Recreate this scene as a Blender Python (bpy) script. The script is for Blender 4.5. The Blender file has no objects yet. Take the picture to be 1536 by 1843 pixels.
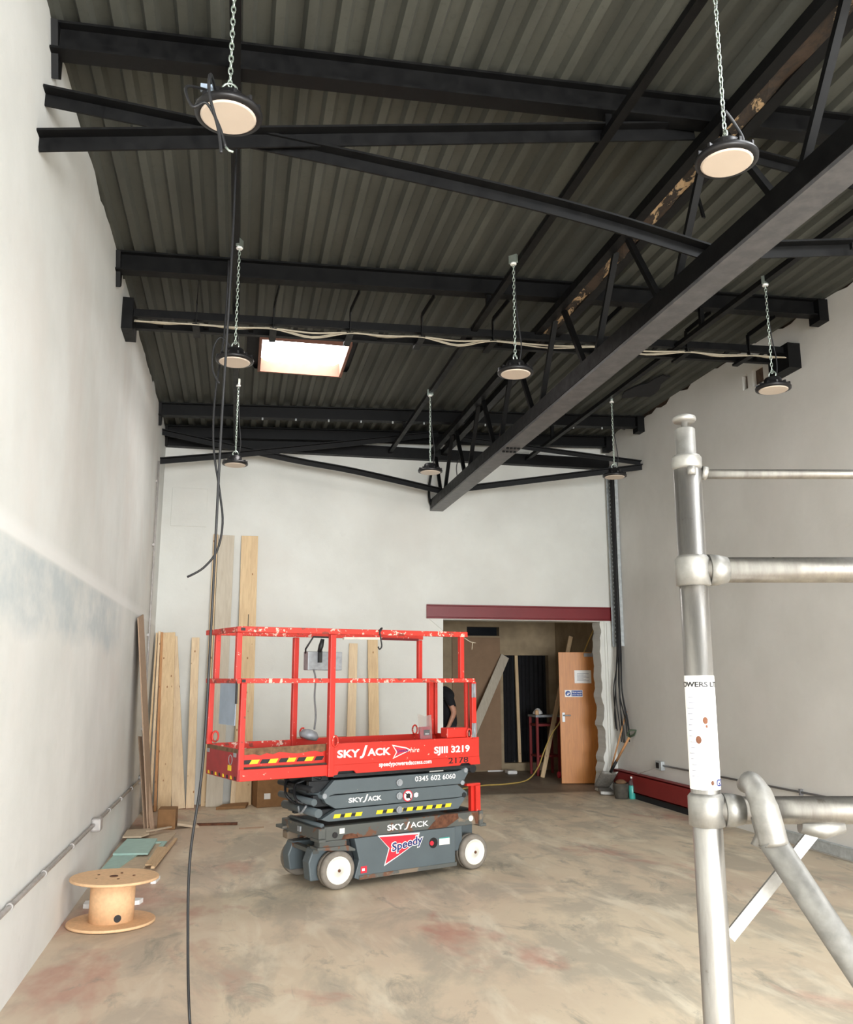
import bpy, bmesh, math, random
from mathutils import Vector, Matrix, noise
random.seed(7)
scn = bpy.context.scene
COL = scn.collection
R = math.radians

# ------------------------------------------------------------------ camera
cam_d = bpy.data.cameras.new('camera'); cam = bpy.data.objects.new('camera', cam_d); COL.objects.link(cam)
cam.location = (0, 0, 1.62)
cam.rotation_euler = (R(90 + 10.762), 0, R(-12.189))
cam_d.sensor_fit = 'HORIZONTAL'; cam_d.sensor_width = 36; cam_d.lens = 36 * 1560 / 1536
cam_d.clip_start = .05; cam_d.clip_end = 200
scn.camera = cam

# ------------------------------------------------------------------ world, daylight, exposure
w = bpy.data.worlds.new('sky'); scn.world = w; w.use_nodes = True
w.node_tree.nodes['Background'].inputs[0].default_value = (.80, .90, 1, 1)
w.node_tree.nodes['Background'].inputs[1].default_value = 1.5
def area(name, loc, rot, sx, sy, power, col):
    d = bpy.data.lights.new(name, 'AREA'); d.shape = 'RECTANGLE'; d.size = sx; d.size_y = sy
    d.energy = power; d.color = col
    o = bpy.data.objects.new(name, d); COL.objects.link(o); o.location = loc; o.rotation_euler = rot
    return o
# daylight lamps: loading door behind the camera, added side door, two under closed roof
area('loading_door_daylight', (1.9, -8.95, 1.7), (R(90), 0, 0), 5.0, 3.3, 1120, (.96, .985, 1))
area('side_fill_lamp', (5.36, -4.2, 1.6), (R(90), 0, R(90)), 3.2, 3.0, 380, (.98, .99, 1))  # added lamp at an unseen made-up door, brightens the left wall
area('under_roof_lamp', (3.2, 1.6, 5.05), (0, 0, 0), 1.4, 2.8, 190, (.93, .97, 1))
area('under_roof_lamp', (2.2, -3.6, 5.05), (0, 0, 0), 1.4, 2.8, 220, (.93, .97, 1))
scn.cycles.max_bounces = 7; scn.cycles.glossy_bounces = 3; scn.cycles.caustics_reflective = False; scn.cycles.caustics_refractive = False
vs = scn.view_settings
vs.view_transform = 'Standard'; vs.look = 'None'; vs.gamma = 1; vs.exposure = 0.68; vs.use_curve_mapping = False
SKYLIGHT_GLOW = 11.5

XL, XR, YB, YF = -1.07, 5.42, 12.05, -9.0
def rz(x): return 4.98 + .035 * (x - XL)

# ------------------------------------------------------------------ materials
def srgb(r, g, b):
    f = lambda c: (c / 255 / 12.92) if c / 255 <= .04045 else ((c / 255 + .055) / 1.055) ** 2.4
    return (f(r), f(g), f(b), 1)
class NT:
    def __init__(s, name):
        s.m = bpy.data.materials.new(name); s.m.use_nodes = True
        s.t = s.m.node_tree; s.n = s.t.nodes; s.b = s.n['Principled BSDF']
    def add(s, typ, **kw):
        n = s.n.new(typ)
        for k, v in kw.items(): setattr(n, k, v)
        return n
    def link(s, a, b): s.t.links.new(a, b)
    def val(s, sock, v):
        if hasattr(v, 'is_linked') or isinstance(v, bpy.types.NodeSocket): s.link(v, sock)
        else: sock.default_value = v
    def coord(s, scale=(1, 1, 1), world=False, rot=(0, 0, 0)):
        c = s.add('ShaderNodeNewGeometry').outputs['Position'] if world else s.add('ShaderNodeTexCoord').outputs['Object']
        mp = s.add('ShaderNodeMapping'); mp.inputs['Scale'].default_value = scale; mp.inputs['Rotation'].default_value = rot
        s.link(c, mp.inputs[0]); return mp.outputs[0]
    def noise(s, vec, scale, detail=4, rough=.55, dist=0):
        n = s.add('ShaderNodeTexNoise'); s.link(vec, n.inputs['Vector'])
        n.inputs['Scale'].default_value = scale; n.inputs['Detail'].default_value = detail
        n.inputs['Roughness'].default_value = rough; n.inputs['Distortion'].default_value = dist
        return n.outputs['Fac']
    def ramp(s, fac, a, b, lo=0., hi=1.):
        n = s.add('ShaderNodeMapRange'); n.inputs[1].default_value = a; n.inputs[2].default_value = b
        n.inputs[3].default_value = lo; n.inputs[4].default_value = hi; s.link(fac, n.inputs[0]); return n.outputs[0]
    def mix(s, fac, a, b):
        n = s.add('ShaderNodeMix', data_type='RGBA'); s.val(n.inputs[0], fac); s.val(n.inputs[6], a); s.val(n.inputs[7], b)
        return n.outputs[2]
    def math(s, op, a, b=0):
        n = s.add('ShaderNodeMath', operation=op); s.val(n.inputs[0], a); s.val(n.inputs[1], b); return n.outputs[0]
    def bump(s, h, strength=.2, dist=.01):
        n = s.add('ShaderNodeBump'); n.inputs['Strength'].default_value = strength; n.inputs['Distance'].default_value = dist
        s.link(h, n.inputs['Height']); s.link(n.outputs[0], s.b.inputs['Normal'])
    def xyz(s, world=True):
        c = s.add('ShaderNodeNewGeometry').outputs['Position'] if world else s.add('ShaderNodeTexCoord').outputs['Object']
        n = s.add('ShaderNodeSeparateXYZ'); s.link(c, n.inputs[0]); return n.outputs
    def done(s, col, rough=.6, metal=0):
        s.val(s.b.inputs['Base Color'], col); s.val(s.b.inputs['Roughness'], rough); s.b.inputs['Metallic'].default_value = metal
        return s.m
def simple(name, col, rough=.6, metal=0, var=.12, scale=14):
    t = NT(name); n = t.noise(t.coord(), scale, 5)
    dk = tuple(c * (1 - var * 1.6) for c in col[:3]) + (1,); lt = tuple(min(1, c * (1 + var)) for c in col[:3]) + (1,)
    return t.done(t.mix(t.ramp(n, .3, .7), dk, lt), rough, metal)
def chipped(name, col, chip, amount=.62, rough=.45, scale=30, chip2=None):
    t = NT(name); c = t.coord(); n = t.noise(c, scale, 6, .65); big = t.noise(c, 4, 3)
    base = t.mix(t.ramp(big, .3, .7), tuple(x * .88 for x in col[:3]) + (1,), col)
    o = t.mix(t.ramp(n, amount, amount + .02), base, chip)
    if chip2: o = t.mix(t.ramp(t.noise(t.coord((1, 1, 1.7)), scale * .35, 5, .6), amount + .02, amount + .05), o, chip2)
    t.bump(n, .12, .003)
    return t.done(o, rough)
def wood(name, col, dark, axis=2, knots=True, rough=.7):
    t = NT(name); sc = [9, 9, 9]; sc[axis] = .7
    g = t.noise(t.coord(tuple(sc)), 4, 5, .6, .6)
    o = t.mix(t.ramp(g, .35, .7), col, tuple(.72 * a + .28 * b for a, b in zip(col, dark)))
    if knots:
        sk = [5.5, 5.5, 5.5]; sk[axis] = 3.0
        v = t.add('ShaderNodeTexVoronoi'); t.link(t.coord(tuple(sk)), v.inputs['Vector']); v.inputs['Scale'].default_value = 2.3
        o = t.mix(t.ramp(v.outputs['Distance'], .07, .13, 1, 0), o, dark)
    t.bump(g, .08, .003)
    return t.done(o, rough)

M = {}
# plaster walls: patchy white masonry paint
def plaster(name, base, grey, warm, left=False):
    t = NT(name); wpos = t.coord(world=True)
    a = t.noise(wpos, .9, 5, .6); b = t.noise(t.coord((1.0, .7, .6), world=True), 1.1, 5, .6); c = t.noise(wpos, 7, 5, .6)
    o = t.mix(t.ramp(a, .35, .7), base, grey)
    o = t.mix(t.ramp(b, .50, .72, 0, .55), o, warm)
    o = t.mix(t.ramp(c, .62, .75, 0, .35), o, grey)
    if left:
        x = t.xyz()
        # repainted bluish band between two plaster coats
        wob = t.math('MULTIPLY', t.math('SUBTRACT', t.noise(t.coord((1, .9, .8), world=True), 1.7, 5), .5), .40)
        z2 = t.math('ADD', x[2], wob)
        band = t.math('MULTIPLY', t.ramp(x[2], 2.25, 2.29, 1, 0), t.ramp(z2, 1.83, 1.96))
        band = t.math('MULTIPLY', band, t.ramp(x[1], 7.6, 9.0, 1, 0))
        dabs = t.ramp(t.noise(t.coord((1, .8, 1.2), world=True), 2.6, 5, .65), .36, .62, .2, .9)
        o = t.mix(t.math('MULTIPLY', band, dabs), o, srgb(188, 197, 200))
        ledge = t.math('MULTIPLY', t.ramp(x[2], 2.27, 2.29), t.ramp(x[2], 2.33, 2.40, 1, 0))
        o = t.mix(t.math('MULTIPLY', ledge, .7), o, srgb(238, 238, 236))
        st = t.noise(t.coord((1, .6, .25), world=True), 1.6, 4)
        o = t.mix(t.math('MULTIPLY', t.ramp(st, .52, .72, 0, .4), t.ramp(x[2], 2.3, 3.0)), o, srgb(206, 194, 186))
    t.bump(t.noise(wpos, 22, 6, .65), .16, .01)
    return t.done(o, t.ramp(a, .3, .7, .55, .8))
M['wall'] = plaster('wall_paint', srgb(226, 227, 221), srgb(213, 213, 207), srgb(220, 217, 210))
M['wall_left'] = plaster('wall_paint_left', srgb(230, 231, 228), srgb(214, 215, 211), srgb(222, 216, 210), True)
M['wall_right'] = plaster('wall_paint_right', srgb(222, 220, 215), srgb(208, 206, 200), srgb(218, 212, 207))
M['masonry'] = simple('masonry', srgb(92, 74, 60), .95, 0, .3, 18)
# floor: worn concrete with red paint remnants
t = NT('worn_concrete'); wp = t.coord(world=True); x = t.xyz()
a = t.noise(wp, .55, 6, .62, .4); b = t.noise(t.coord((1, .55, 1), world=True), 1.6, 6, .65, .5); c = t.noise(wp, 9, 6, .7); d = t.noise(t.coord((1.4, .45, 1), world=True, rot=(0, 0, .35)), 2.4, 5, .6, .6)
o = t.mix(t.ramp(a, .32, .68), srgb(206, 186, 163), srgb(222, 207, 180))
o = t.mix(t.ramp(b, .46, .58, 0, .8), o, srgb(180, 170, 152))
o = t.mix(t.ramp(d, .52, .68, 0, .8), o, srgb(232, 221, 198))
redn = t.noise(t.coord((1, .6, 1), world=True), .95, 5, .6, .5)
near = t.math('MULTIPLY', t.ramp(x[0], -.6, 1.0, .085, 0), 1)
redm = t.ramp(t.math('ADD', redn, near), .60, .68, 0, .62)
o = t.mix(redm, o, srgb(184, 122, 106))
o = t.mix(t.ramp(x[0], -.06, -.02, .22, 0), o, srgb(182, 150, 134))
o = t.mix(t.ramp(t.noise(t.coord((1, .5, 1), world=True), 3.3, 6, .7, .8), .56, .68, 0, .7), o, srgb(146, 141, 127))
o = t.mix(t.ramp(c, .62, .75, 0, .35), o, srgb(140, 128, 112))
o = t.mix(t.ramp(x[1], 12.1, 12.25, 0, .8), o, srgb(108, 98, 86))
t.bump(c, .1, .004)
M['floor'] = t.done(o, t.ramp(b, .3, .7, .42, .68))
# roof sheets
t = NT('roof_sheet'); n = t.noise(t.coord((1.5, .3, 1), world=True), 2.4, 5); n2 = t.noise(t.coord(world=True), 25, 5, .7)
o = t.mix(t.ramp(n, .3, .7), srgb(62, 63, 57), srgb(82, 83, 76)); o = t.mix(t.ramp(n2, .55, .75, 0, .5), o, srgb(50, 50, 45))
M['roof'] = t.done(o, .75)
M['black'] = NT('black_steel')
t = M['black']; t.b.inputs['Specular IOR Level'].default_value = .2; n = t.noise(t.coord(), 12, 6, .65); t.bump(n, .15, .004)
M['black'] = t.done(t.mix(t.ramp(n, .35, .7), srgb(8, 8, 9), srgb(17, 17, 17)), t.ramp(n, .3, .7, .42, .6))
t = NT('grey_steel'); n = t.noise(t.coord(), 10, 6, .65)
M['chord'] = t.done(t.mix(t.ramp(n, .4, .75), srgb(84, 84, 86), srgb(108, 106, 107)), .42)
t = NT('rotten_timber'); n = t.noise(t.coord((1, .35, 1)), 9, 6, .7, .5)
o = t.mix(t.ramp(n, .42, .5), srgb(60, 46, 34), srgb(40, 34, 28)); o = t.mix(t.ramp(n, .53, .57), o, srgb(176, 148, 112)); t.bump(n, .5, .01)
M['rotten'] = t.done(o, .85)
M['galv'] = simple('galvanised', srgb(186, 192, 194), .4, .3, .15, 20)
M['conduit'] = simple('painted_conduit', srgb(176, 171, 167), .45, .2, .12, 18)
t = NT('scaffold_aluminium'); n = t.noise(t.coord((6, 6, .8)), 6, 6, .65); n2 = t.noise(t.coord(), 45, 5, .7)
o = t.mix(t.ramp(n, .35, .7), srgb(176, 173, 168), srgb(142, 138, 133)); o = t.mix(t.ramp(n2, .64, .72, 0, .6), o, srgb(116, 108, 98)); t.bump(n2, .1, .002)
M['alu'] = t.done(o, t.ramp(n, .3, .7, .26, .45), .92)
M['alu_dull'] = simple('cast_aluminium', srgb(150, 148, 143), .52, .75, .15, 40)
M['redpaint'] = chipped('lift_red_paint', srgb(214, 50, 38), srgb(236, 190, 170), .665, .42, 26, srgb(120, 52, 40))
M['redworn'] = chipped('lift_red_rail_worn', srgb(218, 58, 44), srgb(232, 196, 180), .575, .5, 22, srgb(140, 60, 48))
M['greypaint'] = chipped('lift_grey_paint', srgb(92, 102, 106), srgb(150, 146, 138), .69, .5, 24)
M['greydirty'] = chipped('lift_grey_dirty', srgb(92, 94, 90), srgb(112, 76, 56), .56, .7, 7, srgb(132, 116, 98))
M['rust'] = simple('rust', srgb(104, 66, 46), .9, 0, .3, 24)
M['darkgap'] = simple('lift_dark_steel', srgb(38, 40, 42), .6, .2, .2, 20)
M['tyre'] = simple('grey_tyre', srgb(134, 126, 116), .85, 0, .14, 16)
M['rim'] = simple('white_rim', srgb(240, 237, 226), .45, 0, .05, 12)
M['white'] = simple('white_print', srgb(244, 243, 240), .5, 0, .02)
M['navy'] = simple('navy_print', srgb(30, 42, 110), .5, 0, .05)
M['pinkred'] = simple('red_print', srgb(222, 44, 62), .5, 0, .05)
M['yellow'] = simple('yellow_print', srgb(246, 214, 40), .5, 0, .08)
M['blackprint'] = simple('black_print', srgb(24, 22, 24), .5, 0, .1)
M['redend_shaded'] = simple('lift_end_red_shaded', srgb(166, 40, 42), .5, 0, .12, 9)  # darker copy of the lift red, the end's shade put into the colour
M['dirt'] = simple('worn_deck', srgb(122, 92, 66), .85, 0, .3, 20)
M['greybox'] = simple('grey_metal_box', srgb(160, 164, 168), .5, .2, .12, 25)
M['bluegrey'] = simple('blue_grey_plate', srgb(156, 170, 186), .5, 0, .06, 12)
M['rubber'] = simple('black_rubber', srgb(28, 28, 30), .5, 0, .1)
M['cablegrey'] = simple('grey_cable', srgb(118, 118, 120), .4, 0, .1)
M['palecable'] = simple('pale_cable', srgb(178, 168, 148), .6, 0, .1)
M['lens'] = simple('lamp_lens', srgb(216, 200, 184), .35, 0, .03, 5)
M['lampbody'] = simple('lamp_housing', srgb(38, 37, 38), .38, .4, .15)
M['chain'] = simple('zinc_chain', srgb(196, 208, 198), .3, .8, .1)
M['pine'] = wood('pine', srgb(230, 202, 160), srgb(150, 100, 60))
M['pine_pale'] = wood('pine_pale', srgb(238, 214, 178), srgb(160, 110, 68))
M['pine_grey'] = wood('weathered_pine', srgb(206, 196, 178), srgb(150, 132, 110), 2, False)
M['pine_red'] = wood('dark_pine', srgb(200, 148, 100), srgb(120, 74, 44))
M['pine_y'] = wood('pine_along', srgb(222, 190, 150), srgb(150, 100, 60), 1, False)
M['hardboard'] = simple('hardboard', srgb(178, 150, 126), .75, 0, .06, 30)
M['brownboard'] = simple('brown_board', srgb(150, 122, 96), .8, 0, .06, 6)
M['cardboard'] = simple('cardboard', srgb(150, 112, 74), .85, 0, .1, 12)
M['reelwood'] = simple('reel_board', srgb(232, 190, 146), .7, 0, .07, 40)
M['greenboard'] = simple('green_plasterboard', srgb(176, 206, 196), .75, 0, .04, 15)
M['offcut'] = simple('plasterboard_offcut', srgb(204, 184, 158), .8, 0, .07, 18)
M['maroon'] = chipped('maroon_steel', srgb(118, 28, 34), srgb(96, 40, 40), .68, .42, 14)
M['kerbred'] = chipped('maroon_beam', srgb(132, 30, 30), srgb(90, 44, 38), .66, .55, 14)
t = NT('oak_veneer'); g = t.noise(t.coord((14, 14, .8)), 3, 5, .6, 1.2)
M['oak'] = t.done(t.mix(t.ramp(g, .3, .7), srgb(212, 140, 66), srgb(188, 118, 54)), .4)
M['inner'] = simple('bare_plaster', srgb(168, 150, 122), .9, 0, .12, 5)
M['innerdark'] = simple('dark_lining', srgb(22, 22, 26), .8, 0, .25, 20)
M['bluesign'] = simple('blue_print', srgb(30, 70, 150), .5, 0, .05)
M['greyprint'] = simple('grey_print', srgb(150, 150, 160), .6, 0, .05)
M['skin'] = simple('skin', srgb(196, 142, 116), .55, 0, .1, 20)
M['cloth_black'] = simple('black_cotton', srgb(26, 26, 30), .9, 0, .15, 30)
M['cloth_dark'] = simple('dark_trousers', srgb(44, 44, 50), .9, 0, .15, 30)
M['hair'] = simple('dark_hair', srgb(48, 36, 28), .7, 0, .2, 60)
M['greengrip'] = simple('green_plastic', srgb(70, 86, 66), .5, 0, .1)
M['teal'] = simple('teal_liquid', srgb(70, 176, 164), .3, 0, .08)
M['bagblack'] = simple('grimy_bucket', srgb(78, 74, 66), .8, 0, .25, 14)
M['yellowcable'] = simple('yellow_cable', srgb(202, 172, 96), .5, 0, .08)
M['pinkreveal'] = simple('skylight_lining', srgb(128, 86, 70), .7, 0, .06)
t = NT('clear_plastic'); t.b.inputs['Transmission Weight'].default_value = .85; t.b.inputs['Alpha'].default_value = .45
M['clear'] = t.done(srgb(235, 235, 240), .15)
t = NT('skylight_glazing'); t.b.inputs['Emission Color'].default_value = (1, .98, .96, 1); t.b.inputs['Emission Strength'].default_value = SKYLIGHT_GLOW
M['glaze'] = t.done((.9, .9, .9, 1), .5)

# ------------------------------------------------------------------ mesh helpers
def wm(o):
    return (wm(o.parent) @ o.matrix_parent_inverse @ o.matrix_basis) if o.parent else o.matrix_basis.copy()
class MB:
    def __init__(s): s.v = []; s.f = []; s.sm = []
    def add(s, vs, fs, smooth=False):
        k = len(s.v); s.v += [Vector(p) for p in vs]; s.f += [[i + k for i in f] for f in fs]; s.sm += [smooth] * len(fs); return s
    def box(s, x0, x1, y0, y1, z0, z1):
        return s.add([(x0, y0, z0), (x1, y0, z0), (x1, y1, z0), (x0, y1, z0), (x0, y0, z1), (x1, y0, z1), (x1, y1, z1), (x0, y1, z1)],
                     [(0, 3, 2, 1), (4, 5, 6, 7), (0, 1, 5, 4), (1, 2, 6, 5), (2, 3, 7, 6), (3, 0, 4, 7)])
    def bar(s, p, q, wd, h, up=(0, 0, 1), off=(0, 0)):
        p, q = Vector(p), Vector(q); d = (q - p).normalized(); up = Vector(up)
        if abs(d.dot(up)) > .98: up = Vector((0, 1, 0))
        sd = d.cross(up).normalized(); u2 = sd.cross(d).normalized(); o = sd * off[0] + u2 * off[1]
        vs = [e + o + sd * a * wd / 2 + u2 * b * h / 2 for e in (p, q) for a, b in ((-1, -1), (1, -1), (1, 1), (-1, 1))]
        return s.add(vs, [(0, 1, 2, 3), (7, 6, 5, 4), (0, 4, 5, 1), (1, 5, 6, 2), (2, 6, 7, 3), (3, 7, 4, 0)])
    def ibeam(s, p, q, wd, h, tk=.012, up=(0, 0, 1)):
        s.bar(p, q, wd, tk, up, (0, h / 2 - tk / 2)); s.bar(p, q, wd, tk, up, (0, -h / 2 + tk / 2)); return s.bar(p, q, tk, h - 2 * tk, up)
    def tube(s, pts, r, n=8, closed=False):
        pts = [Vector(p) for p in pts]; rs = r if isinstance(r, (list, tuple)) else [r] * len(pts)
        m = len(pts); vs = []; ref = None
        for i, p in enumerate(pts):
            a = pts[i - 1] if (i or closed) else p; b = pts[(i + 1) % m] if (i < m - 1 or closed) else p
            d = (b - a).normalized()
            if ref is None: ref = Vector((0, 0, 1)) if abs(d.z) < .9 else Vector((1, 0, 0))
            x = ref - d * ref.dot(d)
            if x.length < 1e-4: x = d.orthogonal()
            x.normalize(); ref = x; y = d.cross(x)
            vs += [p + (x * math.cos(2 * math.pi * k / n) + y * math.sin(2 * math.pi * k / n)) * rs[i] for k in range(n)]
        fs = []
        for i in range(m if closed else m - 1):
            j = (i + 1) % m
            fs += [(i * n + k, i * n + (k + 1) % n, j * n + (k + 1) % n, j * n + k) for k in range(n)]
        s.add(vs, fs, True)
        if not closed:
            k0 = len(s.v) - len(vs)
            s.f += [[k0 + k for k in range(n)][::-1], [k0 + (m - 1) * n + k for k in range(n)]]; s.sm += [False, False]
        return s
    def lathe(s, prof, n=24, mat=None, cap=True):
        mat = mat or Matrix(); vs = []; fs = []
        for r_, z in prof: vs += [mat @ Vector((r_ * math.cos(2 * math.pi * k / n), r_ * math.sin(2 * math.pi * k / n), z)) for k in range(n)]
        m = len(prof)
        fs = [(i * n + k, i * n + (k + 1) % n, (i + 1) * n + (k + 1) % n, (i + 1) * n + k) for i in range(m - 1) for k in range(n)]
        s.add(vs, fs, True)
        if cap:
            k0 = len(s.v) - len(vs); s.f += [[k0 + k for k in range(n)][::-1], [k0 + (m - 1) * n + k for k in range(n)]]; s.sm += [False] * 2
        return s
    def prism(s, poly, fn, d0, d1):
        n = len(poly); vs = [fn(a, b, d0) for a, b in poly] + [fn(a, b, d1) for a, b in poly]
        return s.add(vs, [list(range(n))[::-1], list(range(n, 2 * n))] + [(i, (i + 1) % n, n + (i + 1) % n, n + i) for i in range(n)])
    def build(s, name, mat, parent=None, world=True, recentre=True, bevel=0):
        me = bpy.data.meshes.new(name); loc = Vector((0, 0, 0)); vs = s.v
        if parent is None and recentre:
            lo = [min(v[i] for v in vs) for i in range(3)]; hi = [max(v[i] for v in vs) for i in range(3)]
            loc = Vector(((lo[0] + hi[0]) / 2, (lo[1] + hi[1]) / 2, lo[2])); vs = [v - loc for v in vs]
        me.from_pydata([tuple(v) for v in vs], [], s.f)
        for p, sm in zip(me.polygons, s.sm): p.use_smooth = sm
        bm = bmesh.new(); bm.from_mesh(me); bmesh.ops.recalc_face_normals(bm, faces=bm.faces); bm.to_mesh(me); bm.free()
        me.update(); me.materials.append(M[mat] if isinstance(mat, str) else mat)
        o = bpy.data.objects.new(name, me); COL.objects.link(o); o.location = loc
        if parent:
            o.parent = parent
            if world: o.matrix_parent_inverse = wm(parent).inverted()
        if bevel:
            b = o.modifiers.new('bevel', 'BEVEL'); b.width = bevel; b.segments = 2; b.limit_method = 'ANGLE'; b.angle_limit = R(50)
        return o
def tag(o, label, cat, group=None, kind=None):
    o['label'] = label
    if cat: o['category'] = cat
    if group: o['group'] = group
    if kind: o['kind'] = kind
    return o
def thing(name, label, cat, loc=(0, 0, 0), rotz=0, group=None):
    o = bpy.data.objects.new(name, None); COL.objects.link(o); o.location = loc; o.rotation_euler = (0, 0, rotz); o.empty_display_size = .1
    return tag(o, label, cat, group)
def struct(o, label=None):
    o['kind'] = 'structure'
    if label: o['label'] = label
    return o
def copy_tree(o, parent=None):
    c = o.copy(); COL.objects.link(c)
    if parent: c.parent = parent
    for ch in list(o.children): copy_tree(ch, c)
    return c
def text_mesh(body, w_, h_, bold=.012, shear=0, depth=.002):
    """lettering fitted to a w_ x h_ box, lower left at 0,0 in the xy plane"""
    cu = bpy.data.curves.new('lettering', 'FONT'); cu.body = body; cu.offset = bold; cu.shear = shear; cu.resolution_u = 3
    ob = bpy.data.objects.new('lettering', cu); COL.objects.link(ob)
    dg = bpy.context.evaluated_depsgraph_get(); me = bpy.data.meshes.new_from_object(ob.evaluated_get(dg))
    bpy.data.objects.remove(ob); bpy.data.curves.remove(cu)
    xs = [v.co.x for v in me.vertices]; ys = [v.co.y for v in me.vertices]
    sx = w_ / (max(xs) - min(xs)); sy = h_ / (max(ys) - min(ys))
    vs = [((v.co.x - min(xs)) * sx, (v.co.y - min(ys)) * sy) for v in me.vertices]
    fs = [list(p.vertices) for p in me.polygons]; bpy.data.meshes.remove(me)
    return vs, fs
def subdivided(vs, fs, cuts=3):
    bm = bmesh.new(); bv = [bm.verts.new((a, b, 0)) for a, b in vs]
    for f in fs:
        try: bm.faces.new([bv[i] for i in f])
        except ValueError: pass
    bmesh.ops.triangulate(bm, faces=bm.faces); bmesh.ops.subdivide_edges(bm, edges=bm.edges, cuts=cuts, use_grid_fill=True)
    bm.verts.index_update(); r_ = [(v.co.x, v.co.y) for v in bm.verts], [[v.index for v in f.verts] for f in bm.faces]; bm.free(); return r_
def lettering(body, mat, parent, fn, w_, h_, world=True, bold=.012, shear=0, name='lettering'):
    vs, fs = text_mesh(body, w_, h_, bold, shear)
    mb = MB(); mb.add([fn(a, b) for a, b in vs], fs)
    o = mb.build(name, mat, parent, world)
    return o
def frange(a, b, n): return [a + (b - a) * i / (n - 1) for i in range(n)]
def smooth_path(pts, n=6):
    pts = [Vector(p) for p in pts]; P = [pts[0]] + pts + [pts[-1]]; out = []
    for i in range(1, len(P) - 2):
        a, b, c, d = P[i - 1:i + 3]
        for k in range(n):
            u = k / n; out.append(.5 * ((2 * b) + (c - a) * u + (2 * a - 5 * b + 4 * c - d) * u * u + (3 * b - a - 3 * c + d) * u ** 3))
    return out + [pts[-1]]

# ------------------------------------------------------------------ the shell
def skin(us, vs_, holes, fn, thick, top=None, topjit=0):
    """a slab of cells in (u,v); holes are (u0,u1,v0,v1); top(u) replaces the highest v"""
    us = sorted(set([round(u, 4) for u in us] + [round(h[i], 4) for h in holes for i in (0, 1)]))
    vs_ = sorted(set([round(v, 4) for v in vs_] + [round(h[i], 4) for h in holes for i in (2, 3)]))
    vmax = vs_[-1]; mb = MB(); jit = {u: random.uniform(-topjit, topjit * .2) for u in us}
    zf = lambda u, v: (top(u) + jit[u]) if (top and v == vmax) else v
    for i in range(len(us) - 1):
        for j in range(len(vs_) - 1):
            a, b, c, d = us[i], us[i + 1], vs_[j], vs_[j + 1]; mu, mv = (a + b) / 2, (c + d) / 2
            if any(h[0] < mu < h[1] and h[2] < mv < h[3] for h in holes): continue
            q = [(a, zf(a, c)), (b, zf(b, c)), (b, zf(b, d)), (a, zf(a, d))]
            mb.prism(q, fn, 0, thick)
    return mb
floor = struct(MB().box(XL - .4, 7.6, YF - .3, 17.2, -.2, 0).build('floor', 'floor', recentre=False), 'worn concrete floor with patches of old red paint')
# left wall
ul = frange(YF, YB, 150)
wl = struct(skin(ul, [0, 4.7], [], lambda u, v, d: (XL - d, u, v), .04, lambda u: rz(XL) + .02, .07).build('wall_left', 'wall_left', recentre=False), 'tall white painted wall on the left')
MB().box(XL - .34, XL - .04, YF - .3, YB + .4, -.2, 5.35).build('masonry', 'masonry', wl)
# right wall, with two knocked-out holes and an unseen opening added for side light
ur = frange(YF, YB, 150)
wr = struct(skin(ur, [0, 5.02], [(8.215, 8.315, 4.76, 4.93), (7.92, 8.125, 4.74, 4.93), (-5.8, -2.6, 0, 3.15)], lambda u, v, d: (XR + d, u, v), .05, lambda u: rz(XR) + .03, .09).build('wall_right', 'wall_right', recentre=False), 'white painted wall on the right')
skin([YF - .3, YB], [-.2, 5.5], [(-5.8, -2.6, -.2, 3.15)], lambda u, v, d: (XR + .05 + d, u, v), .31).build('masonry', 'masonry', wr)
# back wall with the wide opening
OX0, OX1, OZ = 2.84, 5.29, 2.42
wb = struct(skin(frange(XL - .05, XR + .05, 70), [0, 4.8], [(OX0, OX1, 0, OZ)], lambda u, v, d: (u, YB + d, v), .32, lambda u: rz(u) + .05, .04).build('wall_back', 'wall', recentre=False), 'white painted end wall with a wide opening')
pts = []
for i in range(61):
    z = i * 2.42 / 60; pts.append((OX1 - .05 - .035 * noise.noise((z * 2.3, 3.1, 0)) - .03 * noise.noise((z * 9, 7.7, 0)) - random.uniform(0, .012) - (.05 * max(0, .5 - z) / .5), z))
jag = [(OX1 + .02, 0)] + [(OX1 + .02, 2.42)] + pts[::-1]
MB().prism(jag, lambda a, b, d: (a, d, b), YB + .02, YB + .30).build('jamb_plaster', 'wall', wb)
MB().box(OX1 + .03, OX1 + .10, YB - .02, YB, .0, 2.4).build('jamb_board', 'wall', wb)
MB().prism([(2.62, 2.44), (2.84, 2.44), (2.84, 2.26)], lambda a, b, d: (a, d, b), YB - .02, YB + .02).build('plaster_patch', 'wall', wb)
p = MB().box(-.95, -.48, YB - .012, YB + .01, 3.63, 4.16).build('access_panel', 'wall', wb, bevel=.004)
# front wall behind the camera with the open loading door
struct(skin([XL - .05, XR + .05], [0, 5.3], [(-.7, 4.5, 0, 3.5)], lambda u, v, d: (u, YF - d, v), .3).build('wall_front', 'wall', recentre=False), 'wall behind the camera with the open loading door')
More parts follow.
